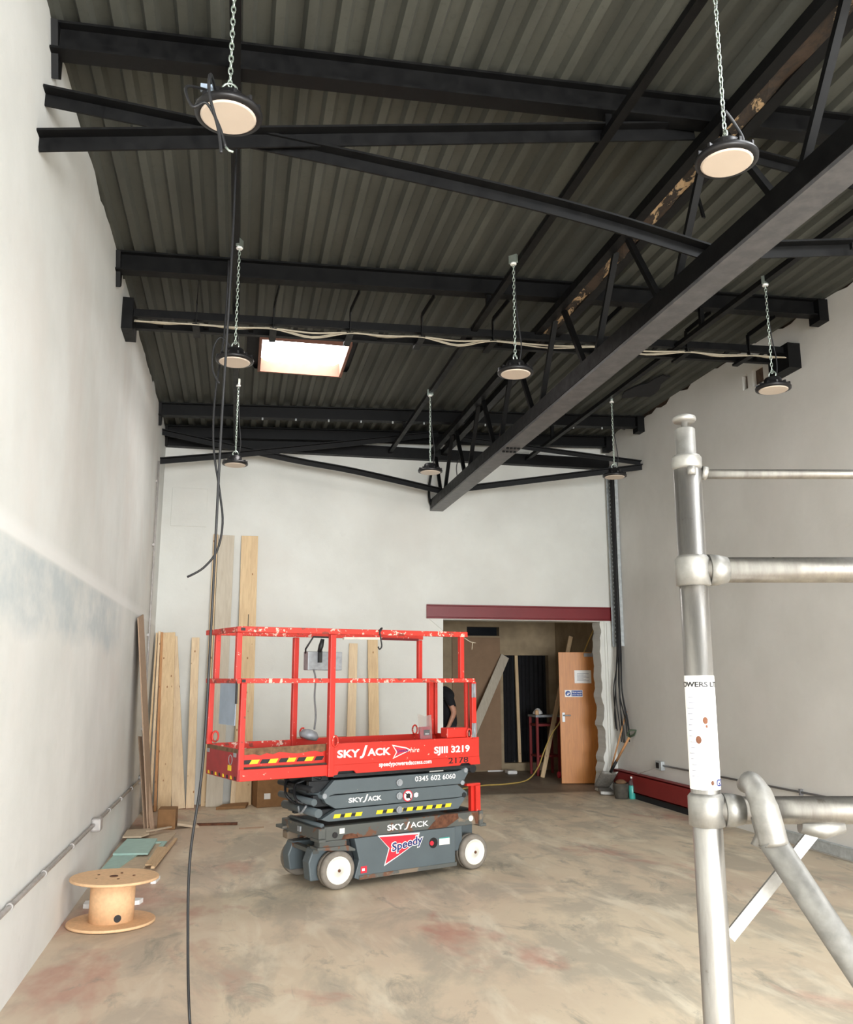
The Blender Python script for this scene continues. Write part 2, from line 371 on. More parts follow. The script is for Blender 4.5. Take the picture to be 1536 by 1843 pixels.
# ceiling: outer deck and separate corrugated sheets
SKX0, SKX1, SKY0, SKY1 = .13, 1.02, 8.55, 9.50
ceil = struct(skin([XL - .3, XR + .4], [YF - .3, YB + .4], [(SKX0 - .03, SKX1 + .03, SKY0 - .03, SKY1 + .03)], lambda u, v, d: (u, v, rz(u) + .07 + d), .05).build('ceiling', 'innerdark', recentre=False), 'low pitched roof of dark corrugated sheets')
PITCH = .166
def sheet(x0, n, y0, y1, lift):
    mb = MB(); prof = []
    for k in range(n):
        b = x0 + k * PITCH
        prof += [(b, .042), (b + .072, .042), (b + .094, 0), (b + .144, 0)]
    prof.append((x0 + n * PITCH, .042)); m = len(prof); vs = []
    for y in (y0, y1):
        for xx, h in prof: vs.append((xx, y, rz(xx) + h * 1.0 + lift))
    for y in (y0, y1):
        for xx, h in prof: vs.append((xx, y, rz(xx) + h * 1.0 + lift + .006))
    fs = [(i, i + 1, m + i + 1, m + i) for i in range(m - 1)] + [(2 * m + i, 3 * m + i, 3 * m + i + 1, 2 * m + i + 1) for i in range(m - 1)]
    fs += [(i, 2 * m + i, 2 * m + i + 1, i + 1) for i in range(m - 1)] + [(m + i, m + i + 1, 3 * m + i + 1, 3 * m + i) for i in range(m - 1)]
    mb.add(vs, fs); return mb
NX = 7; x = XL - .12
cols = []
while x < XR + .2: cols.append(x); x += NX * PITCH
for ci, x0 in enumerate(cols):
    for y0, y1, lf in ((YF - .2, 2.1, .008), (2.0, 8.02, 0.0), (7.9, YB + .3, .012)):
        x1 = x0 + NX * PITCH
        if y0 > 7 and x0 < SKX1 and x1 > SKX0:
            # split around the roof light opening
            k0 = max(0, math.floor((SKX0 - x0) / PITCH)); k1 = min(NX, math.ceil((SKX1 - x0) / PITCH))
            if k0 > 0: sheet(x0, k0, y0, y1, lf).build('roof_sheet', 'roof', ceil)
            if k1 < NX: sheet(x0 + k1 * PITCH, NX - k1, y0, y1, lf).build('roof_sheet', 'roof', ceil)
            sheet(x0 + k0 * PITCH, k1 - k0, y0, SKY0 - .005, lf).build('roof_sheet', 'roof', ceil)
            sheet(x0 + k0 * PITCH, k1 - k0, SKY1 + .005, y1, lf).build('roof_sheet', 'roof', ceil)
        else:
            sheet(x0, NX, y0, y1, lf).build('roof_sheet', 'roof', ceil)
# roof light
zr = rz(.6)
sk = thing('roof_light', 'bright roof light with pale timber lining in the dark roof', 'skylight', (.575, 9.02, zr))
MB().box(SKX0 - .03, SKX1 + .03, SKY1, SKY1 + .03, zr - .03, zr + .15).build('lining_board', 'pinkreveal', sk)
MB().box(SKX0 - .03, SKX1 + .03, SKY0 - .03, SKY0, zr - .03, zr + .15).build('lining_board', 'pinkreveal', sk)
MB().box(SKX0 - .03, SKX0, SKY0, SKY1, zr - .03, zr + .15).build('lining_board', 'pinkreveal', sk)
MB().box(SKX1, SKX1 + .03, SKY0, SKY1, zr - .03, zr + .15).build('lining_board', 'pinkreveal', sk)
mb = MB(); prof = frange(SKX0, SKX1, 49)
vs = [(xx, yy, zr + .115 + .02 * math.cos((xx - SKX0) / (SKX1 - SKX0) * 2 * math.pi * 6)) for yy in (SKY0, SKY1) for xx in prof]
mb.add(vs, [(i, i + 1, 49 + i + 1, 49 + i) for i in range(48)], True); mb.build('glazing', 'glaze', sk)
# panes and frames added around the roof area lamps; the roof stays closed
for k, (cx_, cy_) in enumerate(((3.2, 1.6), (2.2, -3.6))):
    wn = struct(MB().box(cx_ - .7, cx_ + .7, cy_ - 1.4, cy_ + 1.4, 5.06, 5.075).build('lamp_pane_%d' % (k + 1), 'rim', recentre=False), 'white pane added over an area lamp under the closed roof')
    for a, b, c, d in ((-.74, -.70, -1.44, 1.44), (.70, .74, -1.44, 1.44), (-.7, .7, -1.44, -1.40), (-.7, .7, 1.40, 1.44)):
        MB().box(cx_ + a, cx_ + b, cy_ + c, cy_ + d, 5.03, rz(cx_) + .02).build('lining_board', 'pinkreveal', wn)
# ragged hole in a roof sheet by the right wall
hp = []
for i in range(22):
    a = 2 * math.pi * i / 22; rr = 1 + .28 * math.sin(3 * a) + random.uniform(-.2, .2); hp.append((4.9 + .17 * rr * math.cos(a), 9.59 + .42 * rr * math.sin(a)))
MB().prism(hp, lambda a, b, d: (a, b, rz(a) + d), -.012, .0).build('patch_hole', 'innerdark', ceil)

# vestibule beyond the opening
VY, VX0, VX1, VZ = 15.1, 1.5, 5.66, 2.95
wv = struct(skin([VX0, 3.9, VX1 + .1], [0, VZ], [(4.66, 5.52, .13, 2.0), (4.0, 4.6, 2.34, 2.5)], lambda u, v, d: (u, VY + d, v), .16).build('wall_vestibule_back', 'inner', recentre=False), 'bare plaster wall at the back of the lobby')
struct(MB().box(VX1, VX1 + .12, YB + .32, VY + .2, 0, VZ).build('wall_vestibule_right', 'inner', recentre=False), 'bare plaster side wall of the lobby')
struct(MB().box(VX0 - .12, VX0, YB + .32, VY + .2, 0, VZ).build('wall_vestibule_left', 'inner', recentre=False))
struct(MB().box(VX0 - .12, VX1 + .12, YB + .3, VY + .2, VZ, VZ + .1).build('ceiling_vestibule', 'inner', recentre=False))
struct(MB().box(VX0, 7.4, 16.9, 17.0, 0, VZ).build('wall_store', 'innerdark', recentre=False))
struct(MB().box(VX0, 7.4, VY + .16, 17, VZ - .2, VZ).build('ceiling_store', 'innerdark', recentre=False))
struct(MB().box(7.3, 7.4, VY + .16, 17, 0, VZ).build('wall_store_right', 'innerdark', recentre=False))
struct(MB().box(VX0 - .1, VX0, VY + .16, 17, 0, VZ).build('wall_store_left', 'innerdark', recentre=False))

# red lintel over the opening
ln = MB().ibeam((2.60, YB + .10, 2.53), (5.40, YB + .10, 2.53), .26, .20, .02)
ln.box(2.60, 5.40, YB - .02, YB + .02, 2.45, 2.61)
tag(ln.build('lintel_beam', 'maroon', bevel=.004), 'maroon painted steel lintel over the wide opening', 'beam')

# ------------------------------------------------------------------ roof steel
def rafter(y, dy, label):
    th = thing('rafter', label, 'beam', (2.2, y, rz(2.2) - .09), 0, 'black steel rafters across the roof')
    p, q = (XL - .02, y, rz(XL) - .088), (XR + .02, y + dy, rz(XR) - .088)
    MB().ibeam(p, q, .11, .165, .014).build('beam', 'black', th)
    MB().prism([(y - .08, rz(XL) - .02), (y + .09, rz(XL) - .02), (y + .10, rz(XL) - .24), (y + .04, rz(XL) - .28)], lambda a, b, d: (d, a, b), XL, XL + .035).build('end_bracket', 'black', th)
    MB().box(XR - .1, XR, y + dy - .08, y + dy + .08, rz(XR) - .24, rz(XR) - .02).build('end_bracket', 'black', th)
    return th
rafter(4.32, 0, 'black steel rafter nearest the camera, above the first crossed braces')
rafter(6.85, .05, 'black steel rafter just in front of the cable tray')
r3 = rafter(10.85, -.05, 'black steel rafter between the roof light and end wall')
for i in range(12):
    xx = .2 + i * .42
    MB().tube([(xx, 10.80, rz(xx) - .20), (xx, 10.80, rz(xx) - .165)], .012, 6).build('bolt', 'galv', r3)
th = rafter(11.86, 0, 'black steel rafter tight against the end wall')
MB().box(XL, XR, 11.93, 12.04, rz(XL) - .26, rz(XL) - .1).build('wall_plate', 'black', th)
rafter(1.4, 0, 'black steel rafter overhead behind the camera')

for xb, lab in ((-.13, 'long black steel rail under the roof nearest the left wall'), (2.04, 'long black steel rail under the roof left of the truss'), (4.1, 'long black steel rail under the roof right of the truss')):
    b = thing('roof_rail', lab, 'rail', (xb, 6, 4.79), 0, 'light rails under the roof')
    MB().bar((xb, YF, 4.80), (xb, YB - .12, 4.80), .055, .045).build('channel', 'black', b)
    for yy in (1.4, 4.32, 6.87, 10.83): MB().bar((xb, yy, 4.80), (xb, yy, rz(xb) - .17), .04, .04).build('packer', 'black', b)

# lattice truss along the room
XT = 2.75
tr = thing('lattice_truss', 'deep black lattice truss running the length of the roof', 'truss', (XT, 6, 3.98))
MB().box(XT - .095, XT + .095, YF, YB + .05, 3.98, 3.995).box(XT - .095, XT - .080, YF, YB + .05, 3.995, 4.13).box(XT + .08, XT + .095, YF, YB + .05, 3.995, 4.13).build('bottom_chord', 'chord', tr)
MB().bar((XT - .098, YF, 4.07), (XT - .098, YB - .05, 4.07), .006, .13).build('chord_web', 'black', tr)
MB().box(XT - .115, XT - .045, YF, YB, 4.80, 4.875).build('top_chord', 'black', tr)
MB().box(XT + .045, XT + .125, YF, YB, 4.79, 4.875).build('top_chord', 'black', tr)
tim = MB(); ny = 90; ys = frange(YF, 7.6, ny)
vs = []
for yy in ys:
    j = random.uniform(-.012, .012); vs += [(XT - .05, yy, 4.815 + j), (XT + .045, yy, 4.80 + random.uniform(-.015, .012)), (XT + .045, yy, 4.88), (XT - .05, yy, 4.88)]
fs = [(4 * i + k, 4 * i + (k + 1) % 4, 4 * i + 4 + (k + 1) % 4, 4 * i + 4 + k) for i in range(ny - 1) for k in range(4)] + [(0, 1, 2, 3), (4 * ny - 1, 4 * ny - 2, 4 * ny - 3, 4 * ny - 4)]
tim.add(vs, fs); o = tim.build('timber_packer', 'rotten', tr); o['label'] = 'rotten timber with flaking pale paint'
nodes_b = [11.5 - 1.31 * k for k in range(9)]
for k, yb in enumerate(nodes_b):
    for sgn in (-1, 1):
        yt = yb + sgn * .55
        if yt > 12: yt = 11.98
        MB().bar((XT - .03, yb + sgn * .09, 4.10), (XT - .03, yt, 4.82), .035, .045, (1, 0, 0)).build('web_bar', 'black', tr)
    MB().box(XT - .04, XT + .0, yb - .16, yb + .16, 4.08, 4.19).build('gusset_plate', 'black', tr)
for yy in (8.42, 8.56):
    for dx in (-.06, -.02, .02, .06):
        MB().tube([(XT + dx, yy, 3.965), (XT + dx, yy, 3.985)], .016, 8).build('bolt', 'black', tr)
MB().tube(smooth_path([(XT - .1, 11.9, 4.55), (XT - .13, 11.95, 4.3), (XT - .11, 11.98, 4.1), (XT - .04, 12.0, 4.0)]), .018).build('bent_bar', 'black', tr)
MB().tube(smooth_path([(XT, 10.4, 4.14), (XT, 10.6, 4.36), (XT, 10.75, 4.42), (XT, 10.85, 4.34), (XT, 10.8, 4.2)]), .006, 6).build('wire_loop', 'rubber', tr)
MB().bar((XT + .25, 5.0, 4.98), (XT + .27, 4.95, 4.72), .03, .012).build('hanging_strap', 'black', tr)

# crossed braces
def brace(name, pts, wd, h, label, sag=0):
    mb = MB(); P = smooth_path(pts, 5) if len(pts) > 2 else [Vector(q) for q in pts]
    for a, b in zip(P[:-1], P[1:]):
        d = (b - a).normalized() * .004
        mb.bar(a - d, b + d, .012, h, (0, 0, 1)); mb.bar(a - d, b + d, wd, .012, (0, 0, 1), (wd / 2, h / 2 - .006))
    return tag(mb.build(name, 'black'), label, 'brace', 'crossed steel braces at the truss')
brace('steel_brace', [(XL, 4.28, 4.52), (.9, 4.38, 4.40), (1.9, 4.44, 4.31), (XT - .03, 4.46, 4.165)], .07, .075, 'black brace near the camera sloping down from left wall to truss')
brace('steel_brace', [(XL, 4.24, 4.24), (XT - .1, 4.40, 4.94)], .07, .085, 'black brace near the camera rising from left wall to truss top')
brace('steel_brace', [(XT + .1, 4.46, 4.19), (XR, 4.40, 4.52)], .07, .085, 'black brace near the camera rising from truss to right wall')
brace('steel_brace', [(XT + .1, 4.44, 4.88), (XR, 4.44, 4.56)], .06, .06, 'black brace near the camera falling from truss top to right wall')
brace('steel_brace', [(XL, 11.42, 4.76), (.6, 11.5, 4.50), (1.5, 11.52, 4.38), (XT - .03, 11.55, 4.165)], .06, .07, 'bent black brace by the end wall sloping down to truss')
brace('steel_brace', [(XL, 11.38, 4.36), (.2, 11.44, 4.56), (XT - .1, 11.50, 4.98)], .06, .075, 'black brace by the end wall rising from left wall to truss top')
brace('steel_brace', [(XT + .1, 11.4, 4.16), (XR, 10.86, 4.49)], .06, .075, 'black brace by the end wall rising from truss to right wall')
brace('steel_brace', [(XT + .1, 11.3, 4.88), (XR, 10.90, 4.56)], .05, .06, 'black brace by the end wall falling from truss top to right wall')

t = NT('indicator_red'); t.b.inputs['Emission Color'].default_value = (1, .1, .15, 1); t.b.inputs['Emission Strength'].default_value = 3
M['led'] = t.done((.8, .05, .08, 1), .4)
ind = thing('indicator_light', 'tiny red indicator light on the brace at far right', 'indicator', (3.68, 4.33, 4.27))
MB().box(3.66, 3.71, 4.335, 4.36, 4.25, 4.29).build('case', 'black', ind)
MB().lathe([(.001, 0), (.008, .003), (.009, .009)], 10, Matrix.Translation((3.685, 4.326, 4.27)) @ Matrix.Rotation(R(-90), 4, 'X')).build('diode', 'led', ind)

# cable tray across the room
ct = thing('cable_tray', 'black twin rail cable tray hung across the room', 'cable tray', (2.2, 7.45, 4.62))
zt = lambda xx: 4.655 + .028 * (xx - XL)
for yy, dz in ((7.36, .03), (7.56, 0)):
    MB().bar((XL + .02, yy, zt(XL) + dz), (XR - .02, yy, zt(XR) + dz), .02, .07).bar((XL + .02, yy, zt(XL) + dz - .035), (XR - .02, yy, zt(XR) + dz - .035), .05, .008).build('rail', 'black', ct)
for i in range(16):
    xx = XL + .3 + i * .39; MB().bar((xx, 7.36, zt(xx) + .01), (xx, 7.56, zt(xx) - .01), .04, .012).build('rung', 'black', ct)
for xx in (-.46, .20, .88, 1.54, 2.22, 3.3, 4.2, 4.88):
    MB().bar((xx + .03, 6.92, rz(xx) - .17), (xx, 7.34, zt(xx) + .16), .05, .008, (1, 0, 0)).bar((xx, 7.34, zt(xx) + .17), (xx, 7.345, zt(xx) - .05), .05, .008, (1, 0, 0)).build('hanger_strap', 'black', ct)
    MB().box(xx - .03, xx + .03, 7.32, 7.60, zt(xx) - .075, zt(xx) - .05).build('saddle', 'black', ct)
MB().box(XL, XL + .09, 7.3, 7.62, 4.52, 4.80).build('end_bracket', 'black', ct)
MB().box(XR - .14, XR, 7.28, 7.62, 4.66, 4.92).build('end_bracket', 'black', ct)
MB().bar((XL + .1, 7.50, zt(XL) + .06), (1.6, 7.50, zt(1.6) + .06), .05, .012).build('timber_batten', 'palecable', ct)
for j, (off, rad) in enumerate(((0, .009), (.035, .007), (-.03, .006))):
    pp = []
    sup = [XL + .1, -.46, .20, .88, 1.54, 2.22, 3.3, 4.2, 4.88, XR - .1]
    for i, xx in enumerate(sup):
        pp.append((xx, 7.34 + off * .6, zt(xx) - .05 + off * .4))
        if i < len(sup) - 1:
            xm = (xx + sup[i + 1]) / 2; sag = (.0, .008, .05, .012, .05, .03, .04, .02, .0)[i] * (.3 + .55 * j)
            pp.append((xm, 7.33 + off * .6, zt(xm) - .06 - sag))
    tag(MB().tube(smooth_path(pp, 5), rad, 6).build('slack_cable', 'palecable'), ['thickest pale cable draped along the cable tray', 'thin pale cable sagging beside the thickest tray cable', 'lowest thin pale cable drooping under the cable tray'][j], 'cable')

# ------------------------------------------------------------------ high bay lamps
def make_lamp(label):
    L_ = thing('high_bay_lamp', label, 'lamp', (0, 0, 0), 0, 'round high bay lamps on chains')
    MB().lathe([(.118, 0), (.135, .004), (.137, .02), (.128, .032), (.07, .045), (.068, .085), (.058, .098), (.02, .10)], 32).build('housing', 'lampbody', L_, False)
    MB().lathe([(.104, -.006), (.112, -.001), (.112, .003)], 32).build('lens', 'lens', L_, False)
    for k in range(12):
        a = k * math.pi / 6 + .2; MB().bar((.09 * math.cos(a), .09 * math.sin(a), .03), (.132 * math.cos(a), .132 * math.sin(a), .03), .012, .03).build('cooling_fin', 'lampbody', L_, False)
    MB().tube([(.03 * math.cos(a), 0, .125 + .03 * math.sin(a)) for a in [2 * math.pi * k / 14 for k in range(14)]], .005, 6, True).build('hook_ring', 'chain', L_, False)
    ch = MB(); z = .155; k = 0
    while z < .90:
        ang = (k % 2) * math.pi / 2 + .3
        pts = []
        for i in range(10):
            a = 2 * math.pi * i / 10; rr = .0085 * math.cos(a); pts.append((rr * math.cos(ang), rr * math.sin(ang), z + .019 * math.sin(a)))
        ch.tube(pts, .0032, 5, True); z += .029; k += 1
    c = ch.build('chain', 'chain', L_, False); c['kind'] = 'stuff'
    MB().lathe([(.022, .885), (.024, .89), (.024, .898), (.02, .902)], 14).build('clamp_plate', 'white', L_, False)
    MB().box(-.012, .012, -.034, .034, .90, .965).build('clamp', 'chain', L_, False)
    return L_
specs = [(-.12, 3.27, 'near lamp hanging at upper left with loose wires over its lens'), (2.04, 3.13, 'near lamp hanging at upper right in front of the truss'),
         (-.10, 6.13, 'lamp in the middle row hanging beside the roof light, left rail'), (1.97, 5.94, 'lamp in the middle row hanging just left of the truss'),
         (4.09, 5.86, 'lamp in the middle row hanging near the right wall'), (-.10, 9.31, 'lamp in the far row hanging at the left over tall boards'),
         (2.03, 9.2, 'lamp in the far row hanging beside the truss end'), (4.14, 8.98, 'lamp in the far row hanging above the black corner cables')]
lamp0 = make_lamp('x'); lamps = []
for i, (lx, ly, lab) in enumerate(specs):
    o = lamp0 if i == 0 else copy_tree(lamp0)
    o.location = (lx, ly, 3.86); o['label'] = 'black round ' + lab; lamps.append(o); o.rotation_euler.z = i * 1.3
l0 = lamps[0]; bx, by = -.12, 3.27
MB().tube(smooth_path([(bx - .05, by + .05, 3.97), (bx - .07, by - .14, 3.94), (bx - .07, by - .16, 3.84), (bx - .03, by - .15, 3.70), (bx - .015, by - .15, 3.60)]), .007, 6).build('loose_wire', 'rubber', l0)
MB().tube(smooth_path([(bx - .08, by + .0, 3.97), (bx - .16, by - .13, 3.88), (bx - .13, by - .17, 3.77), (bx - .08, by - .16, 3.80), (bx - .03, by - .15, 3.72), (bx + .0, by - .15, 3.63)]), .006, 6).build('loose_wire', 'rubber', l0)
MB().tube([(bx, by - .15, 3.63), (bx + .015, by - .15, 3.615), (bx + .03, by - .15, 3.612)], .005, 6).build('wire_end', 'chain', l0)
MB().box(bx - .115, bx - .065, by - .02, by - .005, 3.955, 3.985).build('tag', 'bluegrey', l0)
l2 = lamps[2]
MB().tube(smooth_path([(-.12, 6.1, 3.95), (-.20, 6.1, 4.03), (-.25, 6.1, 3.95), (-.25, 6.1, 3.78), (-.2, 6.1, 3.68)]), .007, 6).build('loose_wire', 'rubber', l2)
MB().tube(smooth_path([(2.06, 3.13, 3.95), (2.13, 3.13, 3.98), (2.10, 3.14, 4.07), (2.05, 3.13, 4.12)]), .007, 6).build('loose_wire', 'rubber', lamps[1])
for li in (3, 4, 5, 6, 7):
    lx, ly = specs[li][:2]; MB().tube(smooth_path([(lx + .03, ly, 3.95), (lx + .05, ly, 4.1), (lx + .02, ly + .01, 4.4), (lx + .01, ly, 4.76)]), .005, 5).build('supply_wire', 'rubber', lamps[li])

# hanging cables
tag(MB().tube(smooth_path([(-.12, 4.62, 4.79), (-.115, 4.62, 4.0), (-.13, 4.62, 2.9), (-.135, 4.62, 1.9), (-.145, 4.62, 1.2), (-.185, 4.62, .75), (-.175, 4.62, .35), (-.15, 4.62, .02), (-.12, 4.5, .008), (.1, 4.3, .008)], 8), .0068, 8).build('hanging_cable', 'rubber'),
    'long dark cable hanging from the roof down to the floor', 'cable')
tag(MB().tube(smooth_path([(-.18, 6.4, 4.78), (-.19, 6.42, 4.2), (-.235, 6.4, 3.7), (-.23, 6.4, 3.3), (-.17, 6.4, 2.95), (-.14, 6.4, 2.72), (-.17, 6.4, 2.52), (-.26, 6.4, 2.39), (-.37, 6.4, 2.32)], 6), .008, 6).build('loose_cable', 'rubber'),
    'loose dark cable ending curled in mid air at left', 'cable')

# ------------------------------------------------------------------ left wall conduit
cd = thing('wall_conduit', 'painted conduit running low along the left wall then up the corner', 'conduit', (XL + .02, 8, .44))
MB().tube([(XL + .022, YF + .5, .55), (XL + .022, 4.81, .505), (XL + .022, 11.0, .438)], .013, 8).build('pipe', 'conduit', cd)
MB().tube([(XL + .022, 11.06, .45), (XL + .022, 11.05, 2.4), (XL + .022, 11.0, 4.27)], .012, 8).build('riser_pipe', 'conduit', cd)
MB().box(XL, XL + .06, 11.0, 11.1, .39, .48).build('junction_box', 'conduit', cd, bevel=.006)
MB().box(XL, XL + .075, 7.54, 7.66, .42, .52).build('junction_box', 'conduit', cd, bevel=.015)
for i, yy in enumerate((4.9, 5.7, 6.6, 8.4, 9.2, 10.1)): MB().tube([(XL + .022, yy - .012, .505 - .0108 * (yy - 4.81)), (XL + .022, yy + .012, .505 - .0108 * (yy - 4.81))], .019, 10).build('saddle_clip', 'conduit', cd)
for zz in (1.0, 2.1, 3.2, 4.0): MB().box(XL, XL + .03, 11.0, 11.075, zz, zz + .03).build('saddle_clip', 'conduit', cd)

# ------------------------------------------------------------------ scissor lift (local: u along, v across, z up)
LA = R(21.4)
lift = thing('scissor_lift', 'red and grey scissor lift with white wheels standing on the floor', 'scissor lift', (.82, 7.10, 0), LA)
def part(mb, name, mat, parent=None, bevel=0, label=None):
    o = mb.build(name, mat, parent or lift, False, False, bevel)
    if label: o['label'] = label
    return o
RW = .143
def wheel(u, v0, v1, turn=0):
    """outer face at v0"""
    s = 1 if v1 > v0 else -1; wd = abs(v1 - v0)
    m = Matrix.Translation((u, v0, RW)) @ Matrix.Rotation(turn, 4, 'Z') @ Matrix.Rotation(R(-90 if s > 0 else 90), 4, 'X')
    ty = MB().lathe([(.100, 0), (.128, 0), (.140, .010), (RW, .022), (RW, wd * .42), (.139, wd * .46), (RW, wd * .5), (RW, wd - .015), (.13, wd), (.09, wd)], 36, m, False)
    t_ = part(ty, 'wheel', 'tyre')
    part(MB().lathe([(.103, .004), (.103, -.003), (.096, -.004), (.090, .010), (.05, .012), (.046, .004), (.018, .002), (.017, -.008), (.001, -.008)], 32, m, False), 'rim', 'rim', t_)
    part(MB().lathe([(.012, -.014), (.013, -.006), (.013, .004)], 8, m), 'hub_nut', 'rust', t_)
wheel(.02, 0, .11, R(-3)); wheel(1.335, 0, .11); wheel(.0, .735, .625, R(-3)); wheel(1.335, .735, .625)
# chassis
for v0 in (.02, .63): part(MB().box(-.10, 1.42, v0, v0 + .08, .365, .47), 'chassis_rail', 'greydirty', bevel=.006)
part(MB().box(.1, 1.3, .10, .63, .36, .42), 'chassis_deck', 'darkgap')
part(MB().box(-.15, -.08, .02, .71, .37, .46).box(-.19, -.13, .60, .74, .385, .41).box(-.16, -.1, -.01, .15, .36, .385), 'front_bumper', 'greydirty', bevel=.006)
part(MB().tube([(-.10, .06, .475), (-.11, .62, .475)], .017, 8), 'bumper_pipe', 'greypaint')
part(MB().box(-.162, -.15, .33, .38, .40, .44), 'label_plate', 'greybox')
part(MB().box(1.39, 1.43, .0, .72, .35, .475).box(1.40, 1.46, -.005, .08, .345, .37), 'rear_bumper', 'greydirty', bevel=.004)
part(MB().prism([(1.0, .472), (1.17, .472), (1.18, .43), (1.12, .40), (1.05, .368), (.86, .368), (.92, .42)], lambda a, b, d: (a, d, b), .0165, .0185), 'rust_patch', 'rust')
part(MB().prism([(1.31, .465), (1.42, .465), (1.42, .37), (1.36, .37), (1.345, .43)], lambda a, b, d: (a, d, b), .0165, .0185), 'rust_patch', 'rust')
part(MB().prism([(.05, .366), (.07, .40), (.14, .405), (.19, .39), (.2, .366)], lambda a, b, d: (a, d, b), .0165, .0185), 'rust_patch', 'rust')
for v0, v1 in ((.0, .09), (.645, .735)):
    bx_ = part(MB().prism([(.155, .365), (1.13, .365), (1.13, .065), (.21, .05), (.16, .07), (.20, .2)], lambda a, b, d: (a, d, b), v0, v1), 'side_tray', 'greypaint', bevel=.006)
    part(MB().box(.2, 1.14, v0 - .008 if v0 < .3 else v0, v1 if v0 < .3 else v1 + .008, .055, .085), 'tray_lip', 'greydirty', bx_)
part(MB().box(1.14, 1.24, .05, .69, .16, .40).box(1.19, 1.46, .2, .53, .10, .36), 'rear_housing', 'greypaint', bevel=.008)
part(MB().box(.05, 1.15, .1, .62, .10, .37), 'battery_bay', 'darkgap')
# front axle, forks
for v0 in (.02, .61): part(MB().box(-.14, .10, v0, v0 + .1, .30, .365), 'kingpin_block', 'greydirty', bevel=.01)
for v0 in (.07, .66): part(MB().tube([(.0, v0, .27), (.0, v0, .37)], .03, 12), 'kingpin', 'rust')
part(MB().prism([(-.14, .30), (.06, .30), (.06, .12), (-.0, .06), (-.16, .06), (-.18, .2)], lambda a, b, d: (a, d, b), .125, .24), 'wheel_fork', 'greypaint', bevel=.01)
part(MB().prism([(-.14, .30), (.06, .30), (.06, .12), (-.0, .08), (-.16, .08), (-.18, .2)], lambda a, b, d: (a, d, b), .50, .615), 'wheel_fork', 'greypaint', bevel=.01)
part(MB().bar((-.12, .12, .275), (-.12, .6, .275), .05, .03), 'tie_rod', 'greydirty')
part(MB().tube([(-.09, .25, .27), (-.06, .32, .25), (-.04, .42, .26)], .022, 8), 'steer_cylinder', 'palecable')
part(MB().prism([(-.17, .325), (.10, .32), (.16, .29), (.16, .275), (-.17, .31)], lambda a, b, d: (a, d, b), -.005, .13), 'mudguard', 'greydirty')
# scissor arms
A1 = [(-.10, .735), (-.015, .815), (1.18, .815), (1.275, .835), (1.30, .80), (1.235, .708), (-.012, .708), (-.085, .69), (-.12, .71)]
A2 = [(-.115, .69), (-.012, .700), (1.185, .704), (1.285, .635), (1.285, .608), (1.19, .600), (.0, .598), (-.085, .645)]
A3 = [(.006, .590), (1.175, .594), (1.265, .606), (1.255, .575), (1.19, .505), (-.06, .505), (-.125, .525)]
for i, A in enumerate((A1, A2, A3)):
    for v0 in (.035, .60):
        a_ = part(MB().prism(A, lambda a, b, d: (a, d, b), v0, v0 + .055), 'scissor_arm', 'greypaint', bevel=.004)
        zc = (.761, .655, .546)[i]; vv = v0 if v0 < .3 else v0 + .055; sg = -1 if v0 < .3 else 1
        part(MB().tube([(.585, vv + sg * .018, zc), (.585, vv, zc)], .028, 14).tube([(.585, vv + sg * .024, zc), (.585, vv + sg * .018, zc)], .018, 10), 'pivot_pin', 'greybox', a_)
for i, (z0, z1) in enumerate(((.72, .81), (.61, .70), (.51, .59))):
    for v0 in (.11, .53): part(MB().box(-.20 + .04 * i, 1.22, v0, v0 + .05, z0, z1), 'inner_arm', 'darkgap', bevel=.006)
for (u, z, r_) in ((-.09, .70, .03), (-.19, .66, .026), (-.15, .575, .034), (-.20, .755, .022), (1.26, .82, .024), (1.24, .72, .022), (1.25, .615, .022)):
    part(MB().tube([(u, .03, z), (u, .66, z)], r_, 12), 'cross_tube', 'greypaint' if r_ > .023 else 'darkgap')
for u, z in ((-.1, .70), (1.27, .82), (1.233, .718)): part(MB().tube([(u, .028, z), (u, .036, z)], .02, 12), 'pin_end', 'greybox')
part(MB().tube(smooth_path([(-.16, .2, .62), (-.24, .25, .66), (-.22, .32, .76), (-.14, .3, .8), (-.1, .3, .84)]), .012, 6).tube(smooth_path([(-.15, .4, .6), (-.25, .42, .68), (-.2, .5, .8), (-.05, .45, .85)]), .011, 6).tube(smooth_path([(-.1, .1, .83), (-.2, .2, .84), (-.22, .4, .80), (-.12, .5, .82)]), .014, 6), 'hydraulic_hose', 'rubber')
part(MB().box(-.17, -.02, .12, .55, .80, .87).box(-.2, -.1, .15, .35, .62, .68), 'pump_block', 'darkgap', bevel=.01)
part(MB().tube(smooth_path([(-.2, .15, .62), (-.21, .2, .57), (-.2, .27, .56), (-.19, .31, .60)]), .009, 6), 'steel_ring', 'greybox')
part(MB().box(1.28, 1.42, .12, .30, .80, .86).tube([(1.40, .1, .82), (1.40, .35, .82)], .035, 12), 'rear_roller', 'darkgap')
part(MB().box(1.345, 1.375, .06, .10, .47, .70).box(1.375, 1.425, .03, .08, .47, .69).box(1.28, 1.425, .03, .07, .685, .705), 'ladder', 'redpaint', label='red rear ladder step')
